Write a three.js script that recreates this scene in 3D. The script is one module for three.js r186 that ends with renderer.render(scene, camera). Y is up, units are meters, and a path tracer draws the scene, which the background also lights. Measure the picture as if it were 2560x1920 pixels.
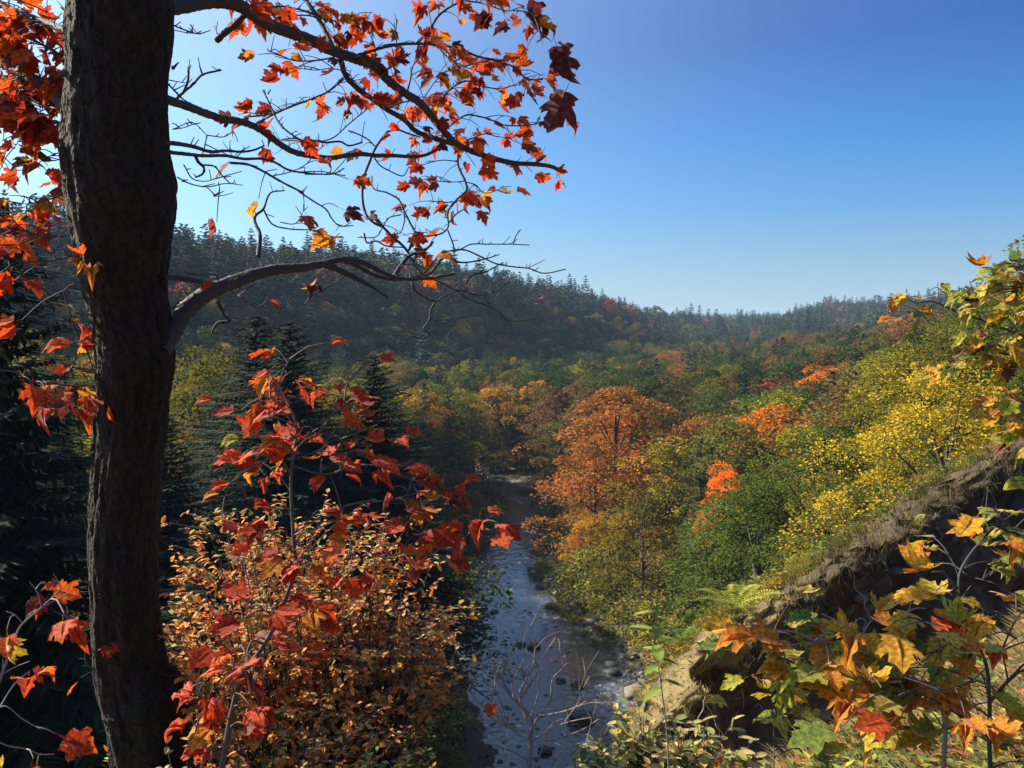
import * as THREE from 'three';
import { mergeGeometries, mergeVertices } from 'three/addons/utils/BufferGeometryUtils.js';
import { createNoise2D, createNoise3D } from 'simplex-noise';

// ---------------------------------------------------------------- camera, sky, sun, exposure
const scene = new THREE.Scene();
const camera = new THREE.PerspectiveCamera(50.04, 4 / 3, 0.1, 9000);
camera.position.set(0, 1.6, 0);
camera.rotation.set(-0.0655, 0, 0);
const renderer = new THREE.WebGLRenderer();
renderer.toneMapping = THREE.LinearToneMapping;
renderer.toneMappingExposure = 2.5;
renderer.shadowMap.enabled = true;
const SUN_AZ = -69 * Math.PI / 180, SUN_EL = 32 * Math.PI / 180;
const SUN = new THREE.Vector3(Math.sin(SUN_AZ) * Math.cos(SUN_EL), Math.sin(SUN_EL), -Math.cos(SUN_AZ) * Math.cos(SUN_EL));
{
  const W = 1024, H = 512, data = new Float32Array(W * H * 4);
  const lin = (c) => Math.pow((c / 255 + 0.055) / 1.055, 2.4);
  // clear autumn air: pale at the horizon, deepening upwards (degrees, sRGB)
  const K = [[0, 196, 208, 206], [3, 164, 200, 220], [8, 100, 170, 232], [12.5, 62, 142, 222], [18, 32, 100, 190], [27, 26, 86, 172], [60, 38, 76, 154], [90, 36, 72, 148]];
  for (let r = 0; r < H; r++) {
    const up = ((r + 0.5) / H - 0.5) * Math.PI, deg = Math.max(0, up * 180 / Math.PI);
    let k = 0; while (k < K.length - 2 && K[k + 1][0] < deg) k++;
    const f = (deg - K[k][0]) / (K[k + 1][0] - K[k][0]);
    for (let c = 0; c < W; c++) {
      const ro = ((c + 0.5) / W - 0.5) * 2 * Math.PI, x = Math.cos(ro) * Math.cos(up), y = Math.sin(up), z = Math.sin(ro) * Math.cos(up);
      const ang = Math.acos(Math.min(1, Math.max(-1, x * SUN.x + y * SUN.y + z * SUN.z))) * 180 / Math.PI;
      const glow = 0.8 + 0.9 * Math.exp(-ang / 45), white = 1.45 * Math.exp(-(ang / 46) * (ang / 46));
      for (let j = 0; j < 3; j++) {
        const v = (lin(K[k][1 + j]) * (1 - f) + lin(K[k + 1][1 + j]) * f) * glow + white * [0.85, 1.12, 1.1][j];
        data[(r * W + c) * 4 + j] = (up < -0.02 ? [0.10, 0.10, 0.09][j] : v / 2.5);
      }
      data[(r * W + c) * 4 + 3] = 1;
    }
  }
  const t = new THREE.DataTexture(data, W, H, THREE.RGBAFormat, THREE.FloatType);
  t.mapping = THREE.EquirectangularReflectionMapping; t.magFilter = THREE.LinearFilter; t.minFilter = THREE.LinearFilter; t.needsUpdate = true;
  scene.background = t; scene.environment = t;
}
const sun = new THREE.DirectionalLight(new THREE.Color(1, 0.9, 0.74), 5);
sun.position.copy(SUN).multiplyScalar(600); sun.castShadow = true;
Object.assign(sun.shadow.camera, { left: -500, right: 500, top: 300, bottom: -300, near: 1, far: 2500 }); sun.shadow.mapSize.set(4096, 4096);
scene.add(sun, sun.target);
scene.fog = new THREE.FogExp2(new THREE.Color(0.5, 0.72, 1.0), 0.00017);

// ---------------------------------------------------------------- helpers
let seed = 7;
function rnd() { seed = (seed + 0x6d2b79f5) | 0; let t = Math.imul(seed ^ (seed >>> 15), 1 | seed); t = (t + Math.imul(t ^ (t >>> 7), 61 | t)) ^ t; return ((t ^ (t >>> 14)) >>> 0) / 4294967296; }
const rr = (a, b) => a + (b - a) * rnd(), pick = (a) => a[Math.floor(rnd() * a.length)];
const gauss = () => (rnd() + rnd() + rnd() - 1.5) / 1.5;
function weighted(list) { let s = 0; for (const [, w] of list) s += w; s *= rnd(); for (const [k, w] of list) if ((s -= w) <= 0) return k; return list[0][0]; }
const n2 = createNoise2D(rnd), n3 = createNoise3D(rnd);
const fbm2 = (x, y, o = 4) => { let s = 0, a = 0.5; for (let i = 0; i < o; i++, a *= 0.5, x *= 2.03, y *= 2.03) s += a * n2(x, y); return s; };
const fbm3 = (x, y, z, o = 4) => { let s = 0, a = 0.5; for (let i = 0; i < o; i++, a *= 0.5, x *= 2.03, y *= 2.03, z *= 2.03) s += a * n3(x, y, z); return s; };
const sstep = (a, b, x) => { const t = Math.min(1, Math.max(0, (x - a) / (b - a))); return t * t * (3 - 2 * t); };
const V = (x, y, z) => new THREE.Vector3(x, y, z);
const taken = new Map();
const numbered = (n) => { const k = taken.get(n) || 0; taken.set(n, k + 1); return k ? n + '_' + String(k).padStart(3, '0') : n; };
function tag(o, label, category, group, kind) { o.userData.label = label; o.userData.category = category; if (group) o.userData.group = group; if (kind) o.userData.kind = kind; return o; }
function thing(name, label, category, pos = [0, 0, 0], group) { const o = new THREE.Group(); o.name = numbered(name); o.position.set(...pos); tag(o, label, category, group); scene.add(o); return o; }
function mesh(name, g, m, parent) { const o = new THREE.Mesh(g, m); o.name = parent ? name : numbered(name); o.castShadow = o.receiveShadow = true; (parent || scene).add(o); return o; }
class Acc {
  constructor() { this.p = []; this.c = []; this.i = []; this.u = []; }
  vert(x, y, z, c) { this.p.push(x, y, z); if (c) this.c.push(c[0], c[1], c[2]); return this.p.length / 3 - 1; }
  tri(a, b, c) { this.i.push(a, b, c); }
  leaf(p, d, s, n, len, wid, col, fold = 0) {   // a pointed blade: base p, along d, across s, its halves raised along n
    const a = this.vert(p[0], p[1], p[2], col), k = 0.45 * len, w = wid / 2, f = fold * w;
    const b = this.vert(p[0] + d[0] * k + s[0] * w + n[0] * f, p[1] + d[1] * k + s[1] * w + n[1] * f, p[2] + d[2] * k + s[2] * w + n[2] * f, col);
    const t = this.vert(p[0] + d[0] * len, p[1] + d[1] * len, p[2] + d[2] * len, col);
    const e = this.vert(p[0] + d[0] * k - s[0] * w + n[0] * f, p[1] + d[1] * k - s[1] * w + n[1] * f, p[2] + d[2] * k - s[2] * w + n[2] * f, col);
    this.i.push(a, b, t, a, t, e);
  }
  leafAt(p, d, up, len, wid, col, fold) {       // like leaf(), the frame made from a rough upper side
    let sx = d[1] * up[2] - d[2] * up[1], sy = d[2] * up[0] - d[0] * up[2], sz = d[0] * up[1] - d[1] * up[0]; const l = Math.hypot(sx, sy, sz) || 1; sx /= l; sy /= l; sz /= l;
    this.leaf(p, d, [sx, sy, sz], [sy * d[2] - sz * d[1], sz * d[0] - sx * d[2], sx * d[1] - sy * d[0]], len, wid, col, fold);
  }
  geo(smooth) {
    const g = new THREE.BufferGeometry(); g.setAttribute('position', new THREE.Float32BufferAttribute(this.p, 3));
    if (this.c.length) g.setAttribute('color', new THREE.Float32BufferAttribute(this.c, 3));
    if (this.u.length) g.setAttribute('uv', new THREE.Float32BufferAttribute(this.u, 2));
    g.setIndex(this.i); if (smooth) g.computeVertexNormals(); return g;
  }
}
const norm = (a) => { const l = Math.hypot(a[0], a[1], a[2]) || 1; return [a[0] / l, a[1] / l, a[2] / l]; };
const rdir = () => { const y = rr(-1, 1), a = rr(0, Math.PI * 2), r = Math.sqrt(1 - y * y); return [r * Math.cos(a), y, r * Math.sin(a)]; };
// a tube through points, each with its radius; knobbly by noise; appended to acc with uv in metres
function tubeInto(acc, pts, rad, sides, rough = 0, col, sub = 1, fq = 14) {
  const c = pts.length > 2 || sub > 1 ? new THREE.CatmullRomCurve3(pts, false, 'centripetal') : null, N = (pts.length - 1) * sub;
  let prev = null, base = -1, len = 0, q0 = null;
  const nrm = V(0, 0, 0), bin = V(0, 0, 0), tan = V(0, 0, 0), P = V(0, 0, 0), Q = V(0, 0, 0);
  for (let k = 0; k <= N; k++) {
    const f = k / N * (pts.length - 1), j = Math.min(pts.length - 2, Math.floor(f)), h = f - j;
    if (c) { c.getPoint(k / N, P); c.getTangent(k / N, tan); } else { P.lerpVectors(pts[j], pts[j + 1], h); tan.subVectors(pts[1], pts[0]).normalize(); }
    if (!prev) { nrm.set(Math.abs(tan.y) > 0.9 ? 1 : 0, Math.abs(tan.y) > 0.9 ? 0 : 1, 0.1).cross(tan).normalize(); prev = true; } else nrm.addScaledVector(tan, -nrm.dot(tan)).normalize();
    bin.crossVectors(tan, nrm); if (q0) len += P.distanceTo(q0); q0 = P.clone();
    let r = rad[j] * (1 - h) + rad[j + 1] * h;
    const first = acc.p.length / 3;
    for (let s = 0; s < sides; s++) {
      const a = s / sides * Math.PI * 2, ca = Math.cos(a), sa = Math.sin(a);
      let q = r; if (rough) { Q.copy(P).addScaledVector(nrm, ca * r).addScaledVector(bin, sa * r); q = r * (1 + rough * fbm3(Q.x * fq, Q.y * fq, Q.z * fq, 3)); }
      acc.vert(P.x + (nrm.x * ca + bin.x * sa) * q, P.y + (nrm.y * ca + bin.y * sa) * q, P.z + (nrm.z * ca + bin.z * sa) * q, col);
      acc.u.push(s / sides, len);
    }
    if (base >= 0) for (let s = 0; s < sides; s++) { const t = (s + 1) % sides; acc.i.push(base + s, first + s, base + t, base + t, first + s, first + t); }
    base = first;
  }
  const e = acc.vert(P.x + tan.x * rad[rad.length - 1] * 0.6, P.y + tan.y * rad[rad.length - 1] * 0.6, P.z + tan.z * rad[rad.length - 1] * 0.6, col); acc.u.push(0.5, len);
  for (let s = 0; s < sides; s++) acc.i.push(base + s, e, base + (s + 1) % sides);
}
function texture(W, H, f, srgb = true) {
  const d = new Uint8Array(W * H * 4);
  for (let y = 0; y < H; y++) for (let x = 0; x < W; x++) { const c = f(x / W, y / H), o = (y * W + x) * 4; for (let j = 0; j < 3; j++) d[o + j] = Math.max(0, Math.min(255, c[j] * 255)); d[o + 3] = 255; }
  const t = new THREE.DataTexture(d, W, H); t.wrapS = t.wrapT = THREE.RepeatWrapping; t.magFilter = THREE.LinearFilter; t.minFilter = THREE.LinearMipmapLinearFilter; t.generateMipmaps = true; if (srgb) t.colorSpace = THREE.SRGBColorSpace; t.needsUpdate = true; return t;
}
const torus = (u, v, f, o = 4) => { const a = u * 6.2832, b = v * 6.2832; return fbm3(Math.cos(a) * f + 3, Math.sin(a) * f, Math.cos(b) * f, o) * 0.6 + fbm3(Math.sin(b) * f, Math.cos(a) * f - 5, Math.sin(a + b) * f, o) * 0.6; };
const foliage = (r, g, b, more = {}) => new THREE.MeshPhysicalMaterial({ color: new THREE.Color().setRGB(r, g, b), roughness: 1, transmission: 0.34, thickness: 0, side: THREE.DoubleSide, vertexColors: true, specularIntensity: 0.2, ...more });
// ---------------------------------------------------------------- the land
const WATER = -26.4;
// height of the ground round the lookout: for each bearing (degrees from the way the gorge runs), [distance, height] in metres
const LAND = [
  [-180, [0, 0, 60, 1, 400, 4, 6000, 10]], [-100, [0, 0, 6, -0.2, 60, -2, 400, 8, 6000, 20]],
  [-60, [0, 0, 3, -0.3, 5, -1, 9, -6, 18, -12, 40, -14, 120, -4, 300, 30, 6000, 60]],
  [-35, [0, 0, 3, -0.35, 4.6, -1.2, 7, -7, 14, -13, 30, -16, 70, -19, 150, -20, 200, -14, 250, 14, 330, 28, 420, 36, 800, 42, 6000, 60]],
  [-22, [0, 0, 3.2, -0.4, 4.4, -1.2, 7, -8, 14, -14, 40, -17, 90, -22, 170, -22, 205, -19, 222, -14, 268, 12, 330, 20, 420, 26.5, 600, 28, 6000, 50]],
  [-12, [0, 0, 3.4, -0.4, 4.5, -1.2, 6.5, -8, 12, -14, 45, -17, 75, -20, 110, -24, 210, -24, 248, -20, 300, 11, 360, 18, 450, 24, 700, 25, 6000, 40]],
  [-5.5, [0, 0, 3.2, -0.4, 4.1, -1.2, 6.5, -9, 12, -17, 30, -16, 60, -17.5, 78, -24, 120, -25.6, 240, -25, 264, -22, 316, 9, 390, 17, 500, 22, 3000, 34]],
  [0, [0, 0, 2.8, -0.4, 3.7, -1.2, 6, -8, 12, -20, 24, -25.8, 60, -26, 150, -25.7, 285, -25, 308, -22, 362, 5, 430, 12, 560, 17, 3000, 30]],
  [6, [0, 0, 2.8, -0.35, 3.7, -1.1, 6, -7, 12, -18, 24, -25, 60, -25.9, 150, -25, 360, -25, 385, -21, 440, 0, 530, 8, 720, 11, 3000, 28]],
  [11.5, [0, 0, 3.2, -0.35, 4.2, -1.0, 6, -4.6, 9, -5.2, 16, -11, 34, -22, 60, -25, 150, -24.6, 470, -24, 560, -12, 800, -3, 960, 0, 1500, -6, 2200, 24, 6000, 36]],
  [16, [0, 0, 3.4, -0.4, 4.2, -0.9, 6, -3.8, 8.5, -4.2, 18, -9, 34, -18, 60, -22.5, 150, -23, 480, -22, 620, -12, 900, -6, 1400, -8, 2200, 25, 6000, 36]],
  [22, [0, 0, 4, -0.35, 4.8, -0.9, 7, -3.4, 9, -3.6, 20, -7.5, 36, -15, 60, -18, 150, -19, 400, -17, 620, -8, 900, 10, 1120, 21, 6000, 30]],
  [27, [0, 0, 4.7, -0.25, 5.7, -0.8, 8.2, -3, 10, -3.1, 22, -6, 40, -12, 100, -14, 250, -13.5, 500, -3, 800, 13, 1000, 19, 6000, 30]],
  [36, [0, 0, 6, 0, 8, -0.4, 10.5, -2.3, 12.5, -2.2, 24, -4.5, 60, -8, 150, -6, 300, -3, 600, 13, 1000, 22, 6000, 30]],
  [60, [0, 0, 10, 0, 30, -2, 100, -3, 300, 2, 6000, 30]], [110, [0, 0, 60, 1, 400, 6, 6000, 20]], [180, [0, 0, 60, 1, 400, 4, 6000, 10]]];
const along = (t, d) => { let k = 0; while (k < t.length - 4 && t[k + 2] < d) k += 2; const f = Math.min(1, (d - t[k]) / (t[k + 2] - t[k])), g = f * f * (3 - 2 * f) * 0.5 + f * 0.5; return t[k + 1] + (t[k + 3] - t[k + 1]) * g; };
// the middle of the river: x, z, half its width
const RIVER = [[2.6, -17, 3.6], [3.6, -27, 4.4], [4.6, -38, 5], [4.9, -48, 5.4], [4.4, -53, 6], [4.3, -57.2, 6.5], [3.7, -61.7, 6.8], [2.5, -68.9, 6.7], [0.6, -75.4, 5.8], [-0.6, -83.3, 4.9], [-1.0, -93, 4.4], [-0.1, -102.9, 3.8], [1.5, -115.2, 3.1], [1.5, -130.7, 2.9], [-0.3, -143, 3], [-5, -154, 3.4], [-14, -163, 4], [-30, -170, 5], [-60, -172, 6], [-110, -170, 6]];
function river(x, z) {       // [signed distance from the middle (left negative), half width, how far along]
  let best = 1e9, out = null;
  for (let k = 0; k < RIVER.length - 1; k++) {
    const [ax, az, aw] = RIVER[k], [bx, bz, bw] = RIVER[k + 1], ux = bx - ax, uz = bz - az, l2 = ux * ux + uz * uz;
    const t = Math.max(0, Math.min(1, ((x - ax) * ux + (z - az) * uz) / l2)), dx = x - ax - ux * t, dz = z - az - uz * t, d = dx * dx + dz * dz;
    if (d < best) { best = d; out = [Math.sqrt(d) * Math.sign(ux * dz - uz * dx), aw + (bw - aw) * t, k + t]; }
  }
  return out;
}
function height(x, z) {
  const d = Math.hypot(x, z), az = Math.atan2(x, -z) * 180 / Math.PI;
  let k = 0; while (k < LAND.length - 2 && LAND[k + 1][0] < az) k++;
  const f = sstep(LAND[k][0], LAND[k + 1][0], az), g = (az - LAND[k][0]) / (LAND[k + 1][0] - LAND[k][0]), h = f * 0.5 + g * 0.5;
  let y = along(LAND[k][1], d) * (1 - h) + along(LAND[k + 1][1], d) * h;
  y += fbm2(x * 0.9, z * 0.9, 4) * 0.09 * sstep(1.5, 4, d) + fbm2(x * 0.16 + 9, z * 0.16, 3) * 1.1 * sstep(6, 16, d) * (1 - sstep(-24, -26, y) * 0.8) + fbm2(x * 0.012 + 30, z * 0.012, 3) * 9 * sstep(200, 420, d);
  if (d > 10 && d < 260) {
    const [s, w] = river(x, z), a = Math.abs(s), wob = fbm2(x * 0.3 + 50, z * 0.3, 3) * 1.2, e = a - w - wob;
    const reach = s < 0 ? 4.5 : 9;
    if (e < 0) y = Math.min(y, WATER - 0.12 - 0.5 * Math.min(1, -e / w * 1.5) + fbm2(x * 0.8, z * 0.8, 3) * 0.25);
    else if (e < reach) { const shore = WATER + 0.06 + e * 0.09 + fbm2(x * 0.7, z * 0.7, 3) * 0.16; y = shore + (y - shore) * Math.pow(e / reach, s < 0 ? 1.5 : 2.2); y = Math.max(y, shore - 0.1); }
    else y = Math.max(y, WATER + 0.35);
  }
  return y;
}
{
  const az = [], ds = [];
  for (let a = -180; a < 180; a += Math.abs(a + 0.01) <= 42 ? 0.5 : 4) az.push(a * Math.PI / 180);
  for (let d = 0.35; d < 5200; d *= d < 300 ? 1.02 : 1.045) ds.push(d);
  const acc = new Acc(), A = az.length;
  const soil = [0.075, 0.052, 0.03], litter = [0.13, 0.075, 0.035], moss = [0.06, 0.065, 0.02], gravel = [0.12, 0.095, 0.07], rock = [0.09, 0.078, 0.066], grass = [0.12, 0.115, 0.035];
  const mixc = (a, b, t) => [a[0] + (b[0] - a[0]) * t, a[1] + (b[1] - a[1]) * t, a[2] + (b[2] - a[2]) * t];
  for (const d of ds) for (const a of az) {
    const x = Math.sin(a) * d, z = -Math.cos(a) * d, y = height(x, z);
    const q = fbm2(x * 0.5 + 4, z * 0.5, 4), q2 = fbm2(x * 2.3, z * 2.3 + 8, 3);
    let c = mixc(soil, litter, sstep(-0.2, 0.3, q + q2 * 0.5)); c = mixc(c, moss, sstep(0.05, 0.4, fbm2(x * 0.21 - 7, z * 0.21, 4)) * 0.8);
    if (d > 10 && d < 260) {
      const [s, w] = river(x, z), e = Math.abs(s) - w;
      if (s > 0) c = mixc(c, gravel, 1 - sstep(1.6, 4.2, e + q * 3)); else if (d > 72) c = mixc(c, grass, 1 - sstep(7, 15, e + q * 4)); else c = mixc(c, rock, 1 - sstep(6, 30, e));
    } else if (d >= 3.4 && d <= 10 && Math.abs(a) < 1.2) c = mixc(c, rock, sstep(3.6, 6, d) * 0.6);
    c = c.map((v) => v * (1 + q2 * 0.35)); acc.vert(x, y, z, c);
  }
  const mid = acc.vert(0, 0, 0, soil);
  for (let r = 0; r < ds.length - 1; r++) for (let k = 0; k < A; k++) { const b = r * A + k, c = r * A + (k + 1) % A; acc.i.push(b, c, b + A, c, c + A, b + A); }
  for (let k = 0; k < A; k++) acc.i.push(mid, (k + 1) % A, k);
  const o = mesh('terrain', acc.geo(true), new THREE.MeshStandardMaterial({ vertexColors: true, roughness: 0.95, side: THREE.DoubleSide }));
  o.userData = { kind: 'structure', label: 'wooded gorge floor, slopes and hills', category: 'terrain' };
}
{ // water
  const acc = new Acc(), c = new THREE.CatmullRomCurve3(RIVER.map(([x, z]) => V(x, WATER, z))), N = 1000, M = 64, P = V(0, 0, 0), T = V(0, 0, 0);
  for (let k = 0; k <= N; k++) {
    c.getPoint(k / N, P); c.getTangent(k / N, T); const w = river(P.x, P.z)[1] + 2.2;
    for (let m = 0; m <= M; m++) {
      const s = (m / M * 2 - 1) * w, x = P.x - T.z * s, z = P.z + T.x * s, rif = sstep(-0.15, 0.35, fbm2(x * 0.09 + 2, z * 0.06, 2)) * 0.8 + 0.2;
      const foam = sstep(0.11, 0.44, fbm2(x * 1.6 + 7, z * 0.8, 4) + (rif - 0.75) * 0.5 - Math.abs(s / w) * 0.05); acc.vert(x, WATER + (fbm2(x * 0.9, z * 0.7, 3) * 0.13 + n2(x * 2.7, z * 2.2) * 0.04 + n2(x * 5.1, z * 4.2) * 0.02) * rif, z, [0.05 + foam * 0.3, 0.07 + foam * 0.3, 0.095 + foam * 0.3]); acc.u.push(x / 2.4, z / 2.4);
    }
  }
  for (let k = 0; k < N; k++) for (let m = 0; m < M; m++) { const a = k * (M + 1) + m, b = a + M + 1; acc.i.push(a, a + 1, b, a + 1, b + 1, b); }
  const bump = texture(512, 512, (u, v) => { const t = 0.5 + torus(u, v, 2.6, 5) * 0.7; return [t, t, t]; }, false);
  const o = mesh('river_water', acc.geo(true), new THREE.MeshPhysicalMaterial({ vertexColors: true, roughness: 0.16, clearcoat: 1, clearcoatRoughness: 0.12, ior: 2.1, specularIntensity: 1, bumpMap: bump, bumpScale: 0.3, side: THREE.DoubleSide }));
  o.userData = { kind: 'structure', label: 'shallow blue river running over stones', category: 'river' };
}
const onGround = (x, z, sink = 0) => [x, height(x, z) - sink, z];
// ---------------------------------------------------------------- tree kinds, each built once and copied
const barkMat = new THREE.MeshStandardMaterial({ color: new THREE.Color().setRGB(0.075, 0.06, 0.05), roughness: 0.95 });
const paleBark = new THREE.MeshStandardMaterial({ color: new THREE.Color().setRGB(0.16, 0.14, 0.12), roughness: 0.95 });
function broadleaf({ H = 15, R = 4.6, low = 0.22, clumps = 46, leaves = 190, size = 0.27, flat = 0.62, turning = 0.12, lean = 0.3 }) {
  const tr = new Acc(), cr = new Acc(), top = V(rr(-lean, lean), H * 0.8, rr(-lean, lean));
  tubeInto(tr, [V(0, -0.6, 0), V(rr(-.15, .15), H * 0.25, rr(-.15, .15)), V(top.x * 0.6, H * 0.55, top.z * 0.6), top], [H * 0.019, H * 0.015, H * 0.009, 0.02], 8, 0.1);
  for (let k = 0; k < clumps; k++) {
    const t = Math.pow((k + 0.5) / clumps, 0.85), y = H * (low + (0.95 - low) * t), pr = R * Math.pow(Math.sin(Math.PI * Math.min(0.97, 0.16 + 0.84 * t)), 0.65), a = k * 2.39996 + rr(-.5, .5), q = pr * Math.sqrt(rr(0.18, 1)) * (1 + gauss() * 0.22 + 0.2 * Math.sin(a * 2 + R * 9) + 0.14 * Math.sin(a * 3 + H));
    const c = [Math.cos(a) * q + top.x * t, y + gauss() * H * 0.03, Math.sin(a) * q + top.z * t], rad = R * (rnd() < 0.25 ? rr(0.34, 0.42) : rr(0.18, 0.32)), tone = rr(0.75, 1.22), turn = rnd() < turning;
    const b0 = y * 0.72 - H * 0.03;
    if (k % 2 === 0) tubeInto(tr, [V(top.x * b0 / H * 0.7, Math.max(H * 0.15, b0), top.z * b0 / H * 0.7), V(c[0] * 0.55, b0 + (c[1] - b0) * 0.6, c[2] * 0.55), V(...c)], [H * 0.0065, H * 0.004, 0.012], 5);
    const n = Math.round(leaves * rr(0.6, 1.3));
    for (let j = 0; j < n; j++) {
      const d = rdir(); if (d[1] < -0.1 && rnd() < 0.75) d[1] *= -1;
      const u = rad * Math.pow(rr(0.2, 1), 0.3) * (rnd() < 0.1 ? 1.15 : 1), p = [c[0] + d[0] * u, c[1] + d[1] * u * flat - (d[0] * d[0] + d[2] * d[2]) * rad * 0.16, c[2] + d[2] * u];
      const dir = norm([d[0] + gauss() * 0.9, d[1] * 0.5 - 0.25 + gauss() * 0.8, d[2] + gauss() * 0.9]), up = norm([d[0] * 0.6 + gauss() * 1.1, 0.45 + gauss() * 0.8, d[2] * 0.6 + gauss() * 1.1]);
      const b = tone * rr(0.75, 1.28), hr = turn ? rr(1.2, 1.8) : rr(0.85, 1.2), col = [b * hr, b * (turn ? rr(0.75, 1.1) : rr(0.9, 1.1)), b * rr(0.8, 1.1)], s = size * rr(0.65, 1.35);
      cr.leafAt(p, dir, up, s, s * rr(0.55, 0.8), col, rr(-0.3, 0.3));
    }
  }
  return { trunk: tr.geo(true), crown: cr.geo(), H };
}
function spruce({ H = 18, R = 3, whorls = 30, per = 9, sprays = 11, droop = 0.35, low = 0.06, card = 0.2, wide = 0.055 }) {
  const tr = new Acc(), cr = new Acc();
  tubeInto(tr, [V(0, -0.6, 0), V(0, H * 0.5, 0), V(0, H, 0)], [H * 0.014, H * 0.008, 0.01], 7);
  for (let w = 0; w < whorls; w++) {
    const t = w / (whorls - 1), y = H * (low + (0.985 - low) * t) + gauss() * 0.1, len0 = R * Math.pow(1 - t, 0.7) * (1 + 0.16 * Math.sin(w * 2.1 + H)) + 0.12;
    const cnt = Math.max(4, Math.round(per * (1 - t * 0.45)));
    for (let k = 0; k < cnt; k++) {
      const a = k / cnt * 6.283 + w * 1.7 + rr(-.3, .3), L = len0 * rr(0.62, 1.12), ca = Math.cos(a), sa = Math.sin(a), y0 = y + gauss() * H / whorls * 0.5, rise = (t - 0.35) * 0.5, tone = rr(0.7, 1.3);
      const at = (f) => [ca * L * f, y0 + L * (rise * f - droop * f * f * (1.1 - t) + 0.16 * f * f * f), sa * L * f];
      const m = Math.max(3, Math.round(sprays * Math.min(1, L / R + 0.25)));
      for (let j = 0; j <= m; j++) {
        const f = (j + 0.6) / (m + 0.6), p = at(Math.min(1, f)), spread = (0.35 + 0.65 * (1 - f)) * Math.min(0.9, L * 0.42) + card;
        for (const s of [-1, 1]) {
          const g = rr(0.5, 1), d = norm([ca * (0.75 + 0.5 * f) - sa * s * g, -0.22 + gauss() * 0.25, sa * (0.75 + 0.5 * f) + ca * s * g]), up = norm([gauss() * 0.5, 1, gauss() * 0.5]), b = tone * rr(0.7, 1.3);
          cr.leafAt(p, d, up, spread * rr(0.7, 1.2), wide * rr(2.2, 4.2), [b * rr(0.9, 1.15), b, b * rr(0.85, 1.1)], rr(-0.5, 0.2));
        }
        if (rnd() < 0.6) { const b = tone * rr(0.6, 1.1); cr.leafAt(p, norm([gauss() * 0.3 + ca * 0.3, -1, gauss() * 0.3 + sa * 0.3]), [ca, 0.2, sa], spread * rr(0.35, 0.8), wide * 3, [b, b, b * 0.95], 0.3); }
      }
    }
  }
  return { trunk: tr.geo(true), crown: cr.geo(), H };
}
const FOL = {
  green: foliage(0.082, 0.118, 0.012), olive: foliage(0.145, 0.128, 0.014), dark_green: foliage(0.038, 0.064, 0.012), yellow_green: foliage(0.27, 0.24, 0.012), yellow: foliage(0.42, 0.3, 0.016), gold: foliage(0.42, 0.23, 0.016),
  orange: foliage(0.56, 0.19, 0.014), flame: foliage(0.85, 0.22, 0.016), rust: foliage(0.32, 0.125, 0.02), brown: foliage(0.18, 0.098, 0.028), maroon: foliage(0.24, 0.075, 0.04), crimson: foliage(0.4, 0.035, 0.06),
};
const NEEDLE = { spruce: foliage(0.032, 0.055, 0.024, { transmission: 0.15 }), dark: foliage(0.02, 0.034, 0.019, { transmission: 0.12 }), bright: foliage(0.09, 0.14, 0.03, { transmission: 0.25 }) };
const fine = [0, 1, 2, 3].map((k) => broadleaf({ H: 14, R: 4.2 + k * 0.3, low: 0.05, clumps: 46, leaves: 560, size: 0.14, flat: [0.4, 0.55, 0.45, 0.65][k], turning: [0.03, 0.08, 0.02, 0.05][k] }));
const middle = [0, 1, 2, 3, 4, 5].map((k) => broadleaf({ H: 15, R: 4 + (k % 3) * 0.5, low: 0.04 + (k % 2) * 0.08, clumps: 36, leaves: 240, size: 0.25, flat: [0.5, 0.7, 0.6][k % 3], turning: [0.02, 0.05, 0.09][k % 3] }));
const far = [0, 1, 2].map((k) => broadleaf({ H: 14, R: 4.4, low: 0.15, clumps: 26, leaves: 46, size: 0.62, flat: 0.7, turning: 0.1 }));
const farSpruce = [0, 1, 2].map((k) => spruce({ H: 15, R: 2.5 + k * 0.3, whorls: 17, per: 7, sprays: 3, card: 0.42, wide: 0.16 }));
const midSpruce = [0, 1].map((k) => spruce({ H: 17, R: 2.8 + k * 0.5, whorls: 28, per: 9, sprays: 6, card: 0.3, wide: 0.08 }));
const nearSpruce = [0, 1].map((k) => spruce({ H: 20, R: 3.6 + k * 0.5, whorls: 62, per: 13, sprays: 15, card: 0.12, wide: 0.034, droop: 0.45 }));
function tree(proto, mat, x, z, H, label, category, group, name, wide = 1) {
  const o = thing(name, label, category, onGround(x, z, 0.1), group), s = H / proto.H; o.rotation.y = rr(0, 6.28); o.scale.set(s * wide, s, s * wide);
  mesh('trunk', proto.trunk, barkMat, o); mesh('crown', proto.crown, mat, o); return o;
}
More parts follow.
